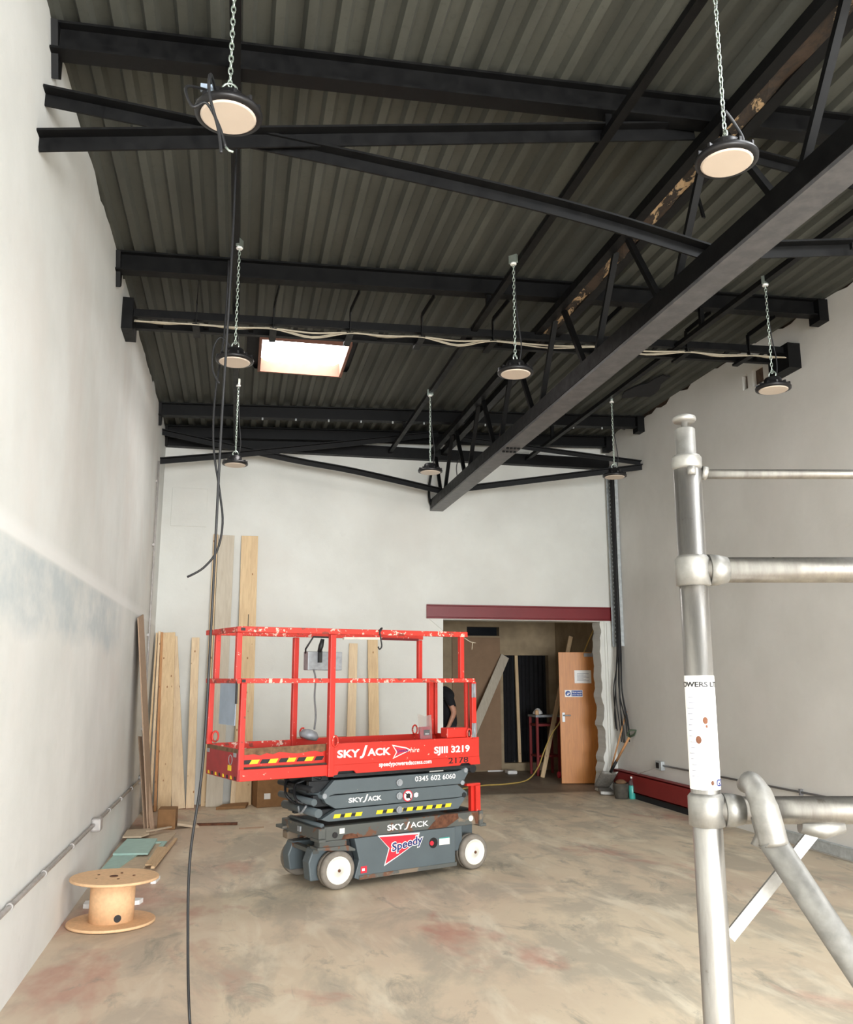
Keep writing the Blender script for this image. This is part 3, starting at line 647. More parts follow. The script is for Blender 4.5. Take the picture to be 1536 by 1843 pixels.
# platform
part(MB().box(-.07, 1.37, .06, .64, .862, .888), 'platform_underside', 'darkgap')
part(MB().box(-.03, 1.35, .03, .62, .835, .862), 'runner_channel', 'darkgap')
part(MB().box(-.80, 1.36, .02, .64, .93, .955), 'deck', 'dirt')
part(MB().box(-.10, 1.385, -.012, .004, .935, 1.10), 'side_panel', 'redpaint', bevel=.003)
part(MB().prism([(-.10, .937), (1.39, .937), (1.40, .868), (1.30, .868), (1.28, .885), (1.2, .885), (1.18, .868), (.16, .862), (.14, .885), (.0, .885), (-.01, .86), (-.10, .85)], lambda a, b, d: (a, d, b), -.004, .012), 'side_skirt', 'redpaint')
part(MB().box(-.10, 1.385, .648, .664, .90, 1.10), 'side_panel', 'redpaint', bevel=.003)
part(MB().box(1.37, 1.386, 0, .66, .90, 1.10), 'end_panel', 'redpaint')
part(MB().box(-.825, -.08, -.008, .012, .858, .942), 'extension_rail', 'redpaint', bevel=.003)
part(MB().box(-.825, -.08, .648, .664, .858, 1.095), 'extension_side', 'redworn', bevel=.003)
ip = part(MB().box(-.80, -.08, .045, .055, .95, 1.052), 'extension_panel', 'redpaint')
part(MB().prism([(-.80, 1.045)] + [(-.80 + .72 * i / 14, 1.045 + random.uniform(-.012, .01)) for i in range(1, 14)] + [(-.08, 1.05), (-.08, 1.098), (-.80, 1.088)], lambda a, b, d: (a, d, b), .043, .057), 'worn_edge', 'dirt')
part(MB().box(-.80, -.08, .0, .05, .944, .952), 'extension_channel', 'darkgap')
for k in range(5):
    u0 = -.80 + k * .152
    if u0 + .13 < -.04:
        part(MB().prism([(u0, .975), (u0 + .066, .975), (u0 + .086, 1.005), (u0 + .02, 1.005)], lambda a, b, d: (a, d, b), .0405, .045), 'warning_stripe', 'blackprint', ip)
        if u0 + .16 < -.05: part(MB().prism([(u0 + .066, .975), (u0 + .132, .975), (u0 + .152, 1.005), (u0 + .086, 1.005)], lambda a, b, d: (a, d, b), .0405, .045), 'warning_stripe', 'yellow', ip)
ep = part(MB().box(-.842, -.825, -.008, .664, .86, 1.09), 'end_panel', 'redend_shaded', bevel=.003)
part(MB().box(-.8435, -.84, .0, .66, 1.06, 1.09), 'worn_edge', 'dirt', ep)
for k in range(8):
    v0 = .02 + k * .08
    part(MB().prism([(v0, .868), (v0 + .036, .868), (v0 + .036, .892), (v0 + .012, .892)], lambda a, b, d: (d, a, b), -.8445, -.842), 'warning_stripe', 'yellow' if k % 2 else 'blackprint', ep)
ringp = [(-.844, .14 + .035 * math.cos(2 * math.pi * k / 18), 1.005 + .035 * math.sin(2 * math.pi * k / 18)) for k in range(18)]
part(MB().tube(ringp, .003, 5, True), 'round_decal', 'greybox', ep)
part(MB().box(-.8445, -.842, .12, .19, .925, .965), 'small_decal', 'yellow', ep)
for v0 in (.03, .6): part(MB().box(-.8445, -.842, v0, v0 + .055, 1.03, 1.06), 'corner_decal', 'greybox', ep)
# guard rails: posts and rails each a piece
PT = .042
def post(u, v, z0, z1, wd=PT, mat='redpaint', name='guard_post'):
    return part(MB().box(u - wd / 2, u + wd / 2, v - wd / 2, v + wd / 2, z0, z1), name, mat, bevel=.004)
post(-.815, .012, .94, 1.575); post(-.85, .05, 1.60, 1.955); post(-.835, .645, 1.09, 1.575); post(-.815, .60, 1.60, 1.955)
post(-.078, -.005, .85, 1.955, .048); post(-.09, .655, 1.0, 1.955, .045)
post(1.215, .015, 1.605, 1.97); post(1.33, .0, 1.09, 1.575, .045); post(1.185, .645, 1.605, 1.96); post(1.31, .65, 1.09, 1.575, .05); post(1.365, .64, 1.09, 1.575, .03)
post(1.33, .10, 1.09, 1.575, .03)
rail = lambda p, q, name='guard_rail', mat='redworn', h=.036: part(MB().bar(p, q, .036, h), name, mat, bevel=.004)
rail((-.86, .01, 1.975), (1.275, .01, 1.99), 'top_rail', h=.045); rail((-.86, .65, 1.975), (1.22, .65, 1.985), 'top_rail', h=.04)
rail((-.868, -.01, 1.975), (-.868, .69, 1.975), 'top_rail', h=.04)
rail((-.84, .0, 1.59), (1.345, .0, 1.588), 'mid_rail'); rail((-.84, .65, 1.585), (1.33, .65, 1.588), 'mid_rail'); rail((-.85, 0, 1.588), (-.85, .69, 1.588), 'mid_rail')
rail((1.34, .0, 1.585), (1.34, .66, 1.585), 'gate_rail')
part(MB().box(-.86, -.825, -.013, -.011, 1.965, 1.987), 'tube_end', 'blackprint'); part(MB().box(-.84, -.81, -.021, -.018, 1.578, 1.6), 'tube_end', 'blackprint')
part(MB().bar((.75, .62, 1.962), (1.15, .62, 1.962), .03, .02), 'lock_bar', 'maroon')
part(MB().bar((.36, .63, 1.958), (.76, .63, 1.965), .03, .022), 'worn_bar', 'rim')
for zz in (1.50, 1.16): part(MB().box(1.30, 1.318, -.03, -.022, zz - .06, zz + .06).tube([(1.322, -.03, zz - .06), (1.322, -.03, zz + .06)], .011, 8).box(1.326, 1.342, -.03, -.022, zz - .06, zz + .06), 'hinge', 'greybox')
part(MB().box(1.05, 1.27, .0, .10, 1.10, 1.185), 'motor_cover', 'redpaint', bevel=.008)
for u, v, z in ((-.05, -.03, 1.12), (-.80, .6, 1.15), (1.28, -.01, 1.13), (1.12, .62, 1.14), (-.02, .62, 1.15)):
    part(MB().tube([(u + .026 * math.cos(a), v, z + .04 * math.sin(a)) for a in [2 * math.pi * k / 14 for k in range(14)]], .008, 6, True), 'anchor_ring', 'redworn')
part(MB().tube([(-.80, 0, 1.99), (-.80, 0, 2.09)], .003, 5), 'wire_stub', 'rubber')
part(MB().box(-.866, -.860, .03, .36, 1.26, 1.585), 'document_plate', 'bluegrey', label='blue grey plate on the end rail')
part(MB().box(-.87, -.858, .01, .03, 1.42, 1.585), 'plate_slot', 'blackprint')
cb = part(MB().box(-.03, .30, .53, .62, 1.675, 1.835), 'control_box', 'greybox', bevel=.006, label='grey control box on the far rail')
part(MB().tube([(-.07, .5, 1.82), (-.09, .46, 1.85), (-.02, .46, 1.955), (.18, .46, 1.955), (.19, .47, 1.93), (.19, .5, 1.74)], .008, 6), 'guard_loop', 'rubber', cb)
part(MB().tube([(.06, .5, 1.83), (.07, .49, 1.88), (.08, .48, 1.94)], [.018, .022, .016], 10).box(.06, .09, .50, .53, 1.74, 1.84), 'joystick', 'rubber', cb)
part(MB().tube(smooth_path([(.02, .52, 1.68), (.03, .5, 1.6), (.025, .5, 1.45), (.04, .5, 1.3), (.03, .5, 1.18)]), .009, 6), 'control_cable', 'cablegrey', cb)
part(MB().lathe([(.02, 0), (.075, .01), (.085, .04), (.06, .075), (.02, .085)], 10, Matrix.Translation((-.03, .5, 1.1)) @ Matrix.Rotation(.3, 4, 'Y')), 'pendant', 'greybox', cb)
part(MB().tube(smooth_path([(.36, -.022, 1.99), (.375, -.025, 2.02), (.35, -.03, 2.0), (.36, -.03, 1.93), (.37, -.03, 1.87), (.35, -.03, 1.845), (.335, -.03, 1.865)]), .006, 6), 's_hook', 'rubber')
part(MB().tube(smooth_path([(1.24, .02, 1.97), (1.32, .02, 1.93), (1.38, .02, 1.92)]), .004, 5).tube([(1.35, .02, 1.925), (1.34, .02, 1.86)], .004, 5), 'cord', 'palecable')
part(MB().tube(smooth_path([(1.40, .3, 1.12), (1.5, .25, 1.13), (1.48, .25, 1.05), (1.42, .3, 1.0), (1.44, .3, .92), (1.47, .3, .84)]), .009, 6), 'cable_guide', 'rubber')
# lettering on the lift
def lt(body, mat, u0, z0, w_, h_, v, parent=None, bold=.02, shear=0, tilt=0):
    return lettering(body, mat, parent or lift, lambda a, b: (u0 + a, v, z0 + b + a * tilt), w_, h_, False, bold, shear)
lt('SKY', 'white', -.02, .987, .205, .062, -.0145, bold=.035); lt('J', 'white', .185, .975, .07, .10, -.0145, bold=.04, shear=.3); lt('ACK', 'white', .255, .99, .22, .06, -.0145, bold=.035)
part(MB().prism([(.487, 1.070), (.63, 1.042), (.675, 1.02), (.60, .994), (.495, .956), (.528, 1.01)], lambda a, b, d: (a, d, b), -.0135, -.012), 'star_decal', 'rim')
part(MB().prism([(.502, 1.058), (.62, 1.034), (.658, 1.02), (.60, 1.002), (.51, .97), (.54, 1.01)], lambda a, b, d: (a, d, b), -.0145, -.012), 'star_decal', 'pinkred')
lt('Speedy', 'navy', .53, .998, .12, .035, -.0155, bold=.02, shear=.2); lt('hire', 'rim', .665, 1.0, .09, .04, -.0145, bold=.0, shear=.2)
lt('SJIII 3219', 'white', .905, .962, .375, .074, -.0145, bold=.035)
lt('speedypoweredaccess.com', 'white', .37, .89, .515, .046, -.0055, bold=.022)
lt('2178', 'blackprint', 1.06, .888, .21, .05, -.0055, bold=.012)
lt('0345 602 6060', 'white', .745, .757, .415, .042, .0335, bold=.015)
lt('SKY', 'white', .115, .634, .135, .037, .0335, bold=.03); lt('J', 'white', .245, .628, .05, .06, .0335, bold=.03, shear=.3); lt('ACK', 'white', .29, .634, .13, .037, .0335, bold=.03)
lt('SKY', 'white', .467, .392, .16, .046, .0175, bold=.03); lt('J', 'white', .63, .385, .055, .06, .0175, bold=.03, shear=.3); lt('ACK', 'white', .69, .395, .18, .044, .0175, bold=.02)
star = [(.375, .36), (.76, .348), (.735, .28), (.57, .20), (.435, .14), (.475, .262)]
part(MB().prism([(.565 + (a - .565) * 1.05, .26 + (b - .26) * 1.08) for a, b in star], lambda a, b, d: (a, d, b), -.003, .0), 'star_decal', 'white')
part(MB().prism([(.565 + (a - .565) * .97, .26 + (b - .26) * .95) for a, b in star], lambda a, b, d: (a, d, b), -.0045, -.0025), 'star_decal', 'pinkred')
lt('Speedy', 'white', .49, .205, .315, .10, -.0052, bold=.07, tilt=.13); lt('Speedy', 'navy', .50, .213, .295, .085, -.0062, bold=.02, tilt=.13)
part(MB().tube([(.905, -.003, .26), (.905, .01, .26)], .042, 20), 'switch_recess', 'blackprint'); part(MB().tube([(.885, -.012, .26), (.885, .005, .26)], .018, 12), 'stop_button', 'pinkred')
part(MB().box(.965, 1.07, -.003, .0, .235, .285), 'rating_label', 'rim'); part(MB().box(.965, 1.07, -.0035, .0, .286, .292), 'rating_label', 'teal')
part(MB().box(.215, .27, -.003, 0, .10, .15), 'warning_label', 'pinkred'); part(MB().box(.225, .25, -.004, -.002, .115, .135), 'warning_label', 'white')
part(MB().box(.03, .075, .0165, .019, .41, .45), 'label_plate', 'rim'); part(MB().tube([(1.31, .0165, .418), (1.31, .019, .418)], .024, 14), 'label_plate', 'rim')
part(MB().tube([(-.01, .01, .405), (-.01, .019, .405)], .022, 14), 'rail_hole', 'blackprint')
part(MB().tube([(.672, .03, .649), (.672, .034, .649)], .047, 24), 'prohibition_sign', 'pinkred'); part(MB().tube([(.672, .028, .649), (.672, .034, .649)], .038, 24), 'prohibition_sign', 'white')
part(MB().prism([(.655, .63), (.69, .63), (.695, .66), (.68, .67), (.665, .665), (.652, .65)], lambda a, b, d: (a, d, b), .0265, .03).bar((.645, .026, .675), (.70, .026, .622), .002, .009), 'prohibition_sign', 'blackprint')
part(MB().prism([(.735, .635), (.76, .63), (.775, .64), (.775, .665), (.755, .67), (.735, .66)], lambda a, b, d: (a, d, b), .032, .035), 'small_decal', 'white')
for k in range(12):
    u0 = -.02 + k * .097
    if k in (3,): continue
    part(MB().prism([(u0, .527), (u0 + .058, .527), (u0 + .07, .557), (u0 + .012, .557)], lambda a, b, d: (a, d, b), .0325, .0355), 'warning_stripe', 'yellow')
    if k not in (2, 11): part(MB().prism([(u0 + .058, .532), (u0 + .097, .532), (u0 + .107, .552), (u0 + .068, .552)], lambda a, b, d: (a, d, b), .0328, .0355), 'warning_stripe', 'blackprint')
# bag on the platform edge
def lw(u, v, z): return (.82 + u * math.cos(LA) - v * math.sin(LA), 7.10 + u * math.sin(LA) + v * math.cos(LA), z)
bag = thing('battery_pack', 'small red battery pack in a clear bag on the platform edge', 'battery pack', lw(.85, .05, 1.10), LA)
MB().box(-.045, .045, -.02, .03, 0, .10).build('pack', 'pinkred', bag, False, bevel=.006)
MB().box(-.02, .04, -.023, -.019, .03, .075).build('label_plate', 'blackprint', bag, False); MB().box(-.01, .03, -.025, -.0225, .035, .048).build('print', 'white', bag, False)
MB().prism([(-.06, 0), (.06, 0), (.055, .12), (.05, .20), (-.02, .19), (-.09, .21), (-.075, .1)], lambda a, b, d: (a, d, b), -.03, -.028).build('clear_bag', 'clear', bag, False)

# ------------------------------------------------------------------ boards and planks
def board(name, mat, base, top, wd, th_, label, cat='plank', normal=(0, -1, 0), group='timber leaning in the room', grp=True):
    mb = MB().bar(base, top, wd, th_, normal)
    o = mb.build(name, mat, bevel=.003)
    return tag(o, label, cat, group if grp else None)
W = YB
board('tall_plank', 'pine', (.14, W - .20, 0), (.11, W - .025, 3.52), .225, .03, 'widest tall pine plank leaning on the end wall', group='tall planks on the end wall')
board('tall_plank', 'pine_grey', (-.21, W - .24, 0), (-.20, W - .025, 3.52), .21, .03, 'grey weathered tall plank leaning on the end wall', group='tall planks on the end wall')
board('tall_plank', 'pine', (-.345, W - .16, 0), (-.345, W - .02, 3.53), .06, .03, 'narrow tall pine plank beside the grey weathered plank', group='tall planks on the end wall')
board('batten', 'pine_pale', (.02, W - .26, 0), (.05, W - .03, 1.35), .06, .03, 'short pale batten between the two tallest planks', group='short battens')
SG = 'short planks in the left corner'
board('short_plank', 'pine_pale', (-.50, W - .30, 0), (-.545, W - .03, 2.13), .10, .04, 'single short pale plank standing apart right of corner stack', group=SG)
board('short_plank', 'pine', (-.80, W - .46, 0), (-.885, W - .09, 2.19), .16, .03, 'widest upright pine plank of the left corner stack', group=SG)
board('short_plank', 'pine_pale', (-.635, W - .34, 0), (-.86, W - .03, 2.14), .16, .03, 'pine plank leaning leftwards behind the widest corner plank', group=SG)
board('short_plank', 'pine_red', (-.905, W - .50, 0), (-.972, W - .09, 2.19), .03, .05, 'darker reddish plank on edge in the left corner stack', group=SG)
board('short_plank', 'pine_pale', (-.955, W - .60, 0), (-1.005, W - .06, 2.20), .03, .06, 'thin pale plank on edge in the left corner stack', group=SG)
board('short_plank', 'pine', (-1.0, W - .74, 0), (-1.038, W - .08, 2.18), .022, .06, 'outermost thin plank nearest left wall in corner stack', group=SG)
board('behind_plank', 'pine_pale', (1.52, W - .22, 0), (1.565, W - .03, 2.07), .115, .035, 'shorter pine plank seen through the lift guard rails', group='planks seen through the lift')
board('behind_plank', 'pine', (1.86, W - .22, 0), (1.83, W - .03, 2.17), .14, .035, 'taller pine plank seen through the lift guard rails', group='planks seen through the lift')
board('low_sheet', 'hardboard', (1.45, W - .10, 0), (1.45, W - .015, .83), 1.25, .015, 'low brown sheet leaning on the end wall behind the lift', 'board', grp=False)
tag(MB().bar((-.84, 10.25, 0), (XL + .025, 9.95, 2.27), .60, .012, (1, 0, .13)).build('hardboard_sheet', 'hardboard'), 'tall brown hardboard sheet leaning on the left wall', 'board')
board('strip', 'hardboard', (-.86, 9.98, 0), (-1.0, 10.2, .98), .06, .012, 'short brown strip leaning in front of the hardboard sheet', 'strip', (1, -.6, 0), grp=False)
board('strip', 'hardboard', (-.80, 10.05, 0), (-.95, 10.3, .76), .07, .012, 'shortest brown strip at the foot of hardboard sheet', 'strip', (1, -.6, 0), grp=False)
# floor clutter
tag(MB().prism([(-.77, 10.2), (-.58, 10.16), (-.57, 10.42), (-.76, 10.45)], lambda a, b, d: (a, b, d), 0, .21).build('wood_block', 'cardboard', bevel=.008), 'brown block on the floor in front of the short planks', 'block')
tag(MB().prism([(-.56, 10.2), (-.40, 10.26), (-.33, 10.22), (-.36, 10.34), (-.5, 10.42), (-.56, 10.36)], lambda a, b, d: (a, b, d + .06 * max(0, -.4 - a) * 4), 0, .025).build('plastic_scrap', 'offcut'), 'crumpled pale scrap beside the brown block', 'scrap')
tag(MB().bar((-.36, 10.39, .012), (.08, 10.36, .012), .05, .024).build('floor_batten', 'rust'), 'dark thin batten lying on the floor below planks', 'batten')
tag(MB().bar((.10, 10.06, .007), (.36, 10.10, .007), .015, .012).build('floor_stick', 'hardboard'), 'thin stick on the floor near the lift front', 'stick')
tag(MB().prism([(-.18, 11.52), (.18, 11.56), (.22, 11.8), (.0, 11.76), (-.1, 11.7)], lambda a, b, d: (a, b, d + .05 * (b - 11.5)), .0, .03).build('cardboard_flat', 'cardboard'), 'flattened cardboard on the floor under the tall planks', 'cardboard')
bxo = thing('cardboard_box', 'closed brown cardboard box against the end wall behind the lift', 'box', (.52, 11.8, 0), .2)
MB().box(-.24, .24, -.17, .17, 0, .36).build('carton', 'cardboard', bxo, False, bevel=.006); MB().box(-.24, -.005, -.172, .172, .36, .366).build('flap', 'cardboard', bxo, False); MB().box(.005, .24, -.172, .172, .36, .366).build('flap', 'cardboard', bxo, False); MB().box(-.15, -.07, -.173, -.17, .10, .17).build('label_plate', 'white', bxo, False)
# offcuts by the left wall
def flat(name, mat, poly, z0, z1, label, cat='board'):
    tag(MB().prism(poly, lambda a, b, d: (a, b, d), z0, z1).build(name, mat), label, cat, 'board offcuts on the floor')
flat('board_offcut', 'offcut', [(-1.03, 8.05), (-.72, 8.0), (-.55, 9.9), (-.95, 10.0)], 0, .014, 'largest buff board offcut at the bottom of pile')
flat('green_offcut', 'greenboard', [(-1.05, 8.1), (-.93, 8.1), (-.72, 9.3), (-.64, 9.3), (-.66, 9.1), (-.70, 8.5), (-.66, 8.45), (-.6, 9.35), (-1.0, 9.4)], .015, .027, 'lower pale green plasterboard offcut mostly covered')
flat('green_offcut', 'greenboard', [(-1.03, 8.72), (-.72, 8.68), (-.70, 9.42), (-.99, 9.46)], .028, .045, 'upper square pale green plasterboard offcut')
flat('board_offcut', 'offcut', [(-1.04, 9.50), (-.86, 9.48), (-.80, 9.62), (-.82, 9.95), (-1.04, 9.9)], .046, .06, 'broken grey buff offcut on top of green board')
flat('board_offcut', 'pine_y', [(-.70, 8.2), (-.61, 8.2), (-.58, 8.98), (-.66, 9.0)], .028, .04, 'yellowish narrow board offcut beside the green boards')
tag(MB().bar((-.62, 8.0, .05), (-.53, 9.55, .012), .03, .018).build('floor_stick', 'pine_y'), 'pale stick lying beside the board offcuts', 'stick')
tag(MB().bar((-.82, 9.7, .07), (-.62, 10.05, .05), .04, .012).build('floor_strip', 'offcut'), 'pale strip lying across the far end of offcuts', 'strip')
tag(MB().bar((-.58, 7.62, .012), (-.56, 7.8, .012), .04, .022).build('white_chip', 'white'), 'small white chip on the floor behind the cable reel', 'scrap')
tag(MB().prism([(-1.0, 6.95), (-.85, 6.9), (-.62, 6.98), (-.6, 7.05), (-.8, 7.1), (-1.0, 7.05)], lambda a, b, d: (a, b, d), 0, .03).build('white_offcut', 'white'), 'pale offcut on the floor just behind the cable reel', 'scrap')
# cable reel
rl = thing('cable_reel', 'empty wooden cable reel standing by the left wall', 'cable reel', (-.755, 6.53, 0))
def disc(z0, z1, tilt, r_):
    m = Matrix.Rotation(tilt, 4, 'Y') @ Matrix.Rotation(-.02, 4, 'X')
    return MB().lathe([(r_ - .004, z0), (r_, z0 + .004), (r_, z1 - .004), (r_ - .004, z1)], 56, m)
disc(0, .018, 0, .285).build('flange', 'reelwood', rl, False)
tf = disc(.275, .293, .02, .288).build('flange', 'reelwood', rl, False)
MB().lathe([(.145, .018), (.145, .276)], 40).build('drum', 'reelwood', rl, False)
for k in range(5):
    a = k * 2 * math.pi / 5; MB().lathe([(.009, .293), (.009, .2965)], 10, Matrix.Translation((.13 * math.cos(a), .1 * math.sin(a), 0))).build('bolt_hole', 'rust', tf, False)
MB().lathe([(.028, .293), (.028, .2965)], 16).build('spindle_hole', 'rust', tf, False)
hn = Vector((.055, -.1342, 0)).normalized(); MB().lathe([(.024, .1425), (.024, .1465)], 16, Matrix.Translation((0, 0, .055)) @ hn.to_track_quat('Z', 'Y').to_matrix().to_4x4()).build('cable_hole', 'blackprint', rl, False)

# ------------------------------------------------------------------ right wall and corner
kb = MB().box(5.30, 5.335, 9.0, 11.95, .08, .33).box(5.30, 5.40, 9.0, 11.95, .31, .335).box(5.30, 5.40, 9.0, 11.95, .08, .10)
tag(kb.build('red_channel', 'kerbred', bevel=.004), 'maroon steel channel lying along the foot of right wall', 'beam')
MBk = MB().box(5.33, 5.41, 9.1, 11.9, 0, .08); tag(MBk.build('channel_gap_strip', 'innerdark'), 'near-black strip for the dark gap under the maroon channel', 'packer')  # dark gap below the channel given as a near-black strip, shade in the colour
wc = thing('right_conduit', 'thin grey conduit with a socket box low on the right wall', 'conduit', (XR, 9, .5))
MB().tube([(XR - .02, 10.65, .50), (XR - .02, 2.0, .56)], .011, 8).build('pipe', 'cablegrey', wc)
MB().box(XR - .05, XR, 10.62, 10.78, .44, .55).build('socket_box', 'galv', wc, bevel=.004)
MB().box(XR - .052, XR - .048, 10.68, 10.76, .46, .53).build('socket_opening', 'blackprint', wc)
for yy in (8.6, 7.8, 6.6): MB().box(XR - .035, XR, yy - .012, yy + .012, .49, .55).build('saddle_clip', 'cablegrey', wc)
MB().tube(smooth_path([(XR - .04, 10.75, .47), (XR - .1, 10.95, .40), (XR - .11, 11.2, .34)]), .006, 6).build('flex', 'conduit', wc)
tag(MB().box(XR - .03, XR, 2.0, 8.3, .02, .11).box(XR - .034, XR, 2.0, 8.3, .11, .125).build('wall_trunking', 'galv', bevel=.003), 'grey metal trunking at the foot of right wall', 'trunking')
# corner trunking and cables
ctk = thing('corner_trunking', 'slotted galvanised trunking rising in the right corner', 'trunking', (XR - .03, 11.8, 2.05))
MB().box(XR - .012, XR - .002, 11.66, 11.96, 2.05, 4.75).build('back_plate', 'galv', ctk)
MB().box(XR - .05, XR - .012, 11.95, 11.965, 2.05, 4.75).build('side_flange', 'galv', ctk); MB().box(XR - .05, XR - .012, 11.655, 11.67, 2.05, 4.75).build('side_flange', 'galv', ctk)
for k in range(44): MB().box(XR - .0145, XR - .011, 11.90, 11.93, 2.1 + k * .06, 2.135 + k * .06).build('slot', 'blackprint', ctk)
for k in range(8):
    y0 = 11.70 + k * .016; ye = y0 + random.uniform(-.22, .14); ze = random.uniform(.62, 1.0); xo = XR - .035 - (k % 2) * .014
    mid = (xo - .05, (y0 + ye) / 2 + random.uniform(-.08, .08), (2.0 + ze) / 2)
    tag(MB().tube(smooth_path([(xo, y0, 4.7), (xo, y0, 3.4), (xo, y0, 2.15), (xo - .02, (y0 * 2 + mid[1]) / 3, 1.8), mid, (xo - .02, ye + .03, ze + .2), (xo - .02, ye, ze)], 5), .009, 6).build('black_cable', 'rubber'),
        'black cable hanging loose out of the corner trunking', 'cable', 'black cables in the corner trunking')
# shovel, broom stick, bucket, bottle
sh = thing('shovel', 'shovel with a green handle standing in the right corner', 'shovel', (5.2, 11.9, 0))
s0, s1 = Vector((5.22, 11.86, .30)), Vector((5.36, 11.50, .80))
MB().tube([s0 + (s1 - s0) * .3, s1], .017, 8).build('shaft', 'pine_red', sh); MB().tube([s0, s0 + (s1 - s0) * .32], .021, 8).build('socket', 'darkgap', sh)
d = (s1 - s0).normalized(); sd = Vector((.75, -.65, 0)).normalized()
MB().tube([s1, s1 + d * .04 + sd * .045, s1 + d * .12 + sd * .045, s1 + d * .12 - sd * .045, s1 + d * .04 - sd * .045, s1], .014, 8).build('grip', 'greengrip', sh)
bl = MB(); n_ = 7
for j in range(n_):
    u = j / (n_ - 1); c_ = s0 - d * (.0 + .30 * u) ; hw = .12 * (1 if u < .75 else 1 - .5 * (u - .75)) 
    for k in range(5):
        a = (k - 2) / 2; bl.v.append(c_ + sd * hw * a + Vector((-.5, -.6, .4)).normalized() * (.03 * a * a))
for j in range(n_ - 1):
    for k in range(4): bl.f.append([j * 5 + k, j * 5 + k + 1, j * 5 + 6 + k, j * 5 + 5 + k]); bl.sm.append(True)
o = bl.build('blade', 'alu_dull', sh); sm = o.modifiers.new('s', 'SOLIDIFY'); sm.thickness = .006
tag(MB().tube([(5.19, 12.0, .03), (5.39, 11.62, 1.14)], .012, 8).build('broom_handle', 'pine_red'), 'plain wooden pole leaning behind the shovel', 'pole')
tag(MB().prism([(5.02, 11.78), (5.2, 11.72), (5.26, 11.95), (5.08, 12.0)], lambda a, b, d: (a, b, d + .1 * (b - 11.72)), 0, .05).build('dust_tray', 'alu_dull', bevel=.01), 'grey dusty tray on the floor by the opening', 'tray')
bk = thing('bucket', 'grimy dark bucket beside the teal bottle', 'bucket', (5.17, 11.42, 0))
MB().lathe([(.085, 0), (.09, .02), (.105, .18), (.11, .2), (.102, .2), (.085, .03)], 20).build('pail', 'bagblack', bk, False); MB().tube([(.107 * math.cos(a), .107 * math.sin(a), .21 - .03 * math.sin(a)) for a in frange(0, math.pi, 12)], .004, 5).build('handle', 'rubber', bk, False)
MB().lathe([(.06, .19), (.08, .22), (.04, .245), (.0, .25)], 10).build('rag', 'dirt', bk, False)
bt = thing('bottle', 'clear bottle of teal liquid beside the bucket', 'bottle', (5.30, 11.36, 0))
MB().lathe([(.042, 0), (.045, .01), (.045, .17), (.04, .18)], 18).build('liquid', 'teal', bt, False); MB().lathe([(.046, .17), (.045, .2), (.03, .235), (.016, .25), (.016, .27)], 18).build('bottle_neck', 'clear', bt, False); MB().lathe([(.018, .265), (.018, .29)], 14).build('cap', 'white', bt, False)

# ------------------------------------------------------------------ lobby beyond the opening
tag(MB().box(3.72, 4.60, VY - .035, VY - .012, .02, 2.31).build('brown_board', 'brownboard'), 'large brown board covering the lobby back wall', 'board')
board('loose_plank', 'pine_grey', (3.55, VY - .75, 0), (4.68, VY - .07, 1.98), .16, .03, 'grey plank leaning diagonally across the brown board', group='x', grp=False)
for i, (xa, xb) in enumerate(((4.64, 4.90), (4.92, 5.2), (5.2, 5.54))):
    mb = MB(); prof = []
    n = 9
    for k in range(n): prof.append((xa + (xb - xa) * k / (n - 1), VY + .20 + (.03 if k % 2 else 0)))
    vs = [(a, b, z) for z in (.08, 2.05) for a, b in prof]; mb.add(vs, [(k, k + 1, n + k + 1, n + k) for k in range(n - 1)])
    o = mb.build('black_sheet', 'innerdark'); s_ = o.modifiers.new('s', 'SOLIDIFY'); s_.thickness = .01
    tag(o, ('left', 'middle', 'right')[i] + ' black ribbed sheet filling the dark doorway', 'sheet', 'black ribbed sheets in the doorway')
tag(MB().bar((4.98, VY + .12, .12), (4.945, VY + .12, 2.0), .055, .045, (0, -1, 0)).build('door_stud', 'pine'), 'upright pine stud in the dark doorway', 'stud')
board('lean_batten', 'pine', (4.97, 14.02, 0), (5.59, 14.15, 2.3), .07, .03, 'long pine batten leaning behind the wooden door', 'batten', grp=False)
bn = thing('red_trestle', 'dark red metal stand holding clutter inside the lobby', 'stand', (5.15, 14.4, 0))
for a, b in ((4.98, 14.25), (5.36, 14.25), (4.98, 14.6), (5.36, 14.6)): MB().box(a - .02, a + .02, b - .02, b + .02, 0, .95).build('leg', 'kerbred', bn)
MB().box(4.95, 5.39, 14.22, 14.63, .95, .985).build('top', 'greybox', bn); MB().box(4.97, 5.37, 14.24, 14.61, .80, .84).build('shelf', 'kerbred', bn); MB().box(4.97, 5.37, 14.24, 14.61, .3, .33).build('shelf', 'kerbred', bn)
tag(MB().lathe([(.03, 0), (.09, .02), (.07, .06), (.03, .10), (.0, .11)], 9, Matrix.Translation((5.05, 14.4, .986))).build('white_cloth', 'white'), 'scrunched white cloth on top of the red stand', 'cloth')
tag(MB().lathe([(.03, 0), (.035, .01), (.03, .07), (.0, .09)], 9, Matrix.Translation((5.0, 14.3, .986))).build('spray_can', 'reelwood'), 'small orange tub on top of the red stand', 'tub')
tag(MB().tube(smooth_path([(5.5, 12.75, 2.5), (5.42, 13.3, 1.9), (5.15, 13.5, 1.0), (5.0, 13.6, .72), (4.9, 13.7, .45), (4.75, 13.6, .2), (4.5, 13.4, .04), (4.1, 13.2, .012), (3.7, 13.1, .012), (3.2, 12.7, .012)], 6), .011, 6).build('yellow_cable', 'yellowcable'), 'yellow cable curving down to the lobby floor', 'cable')
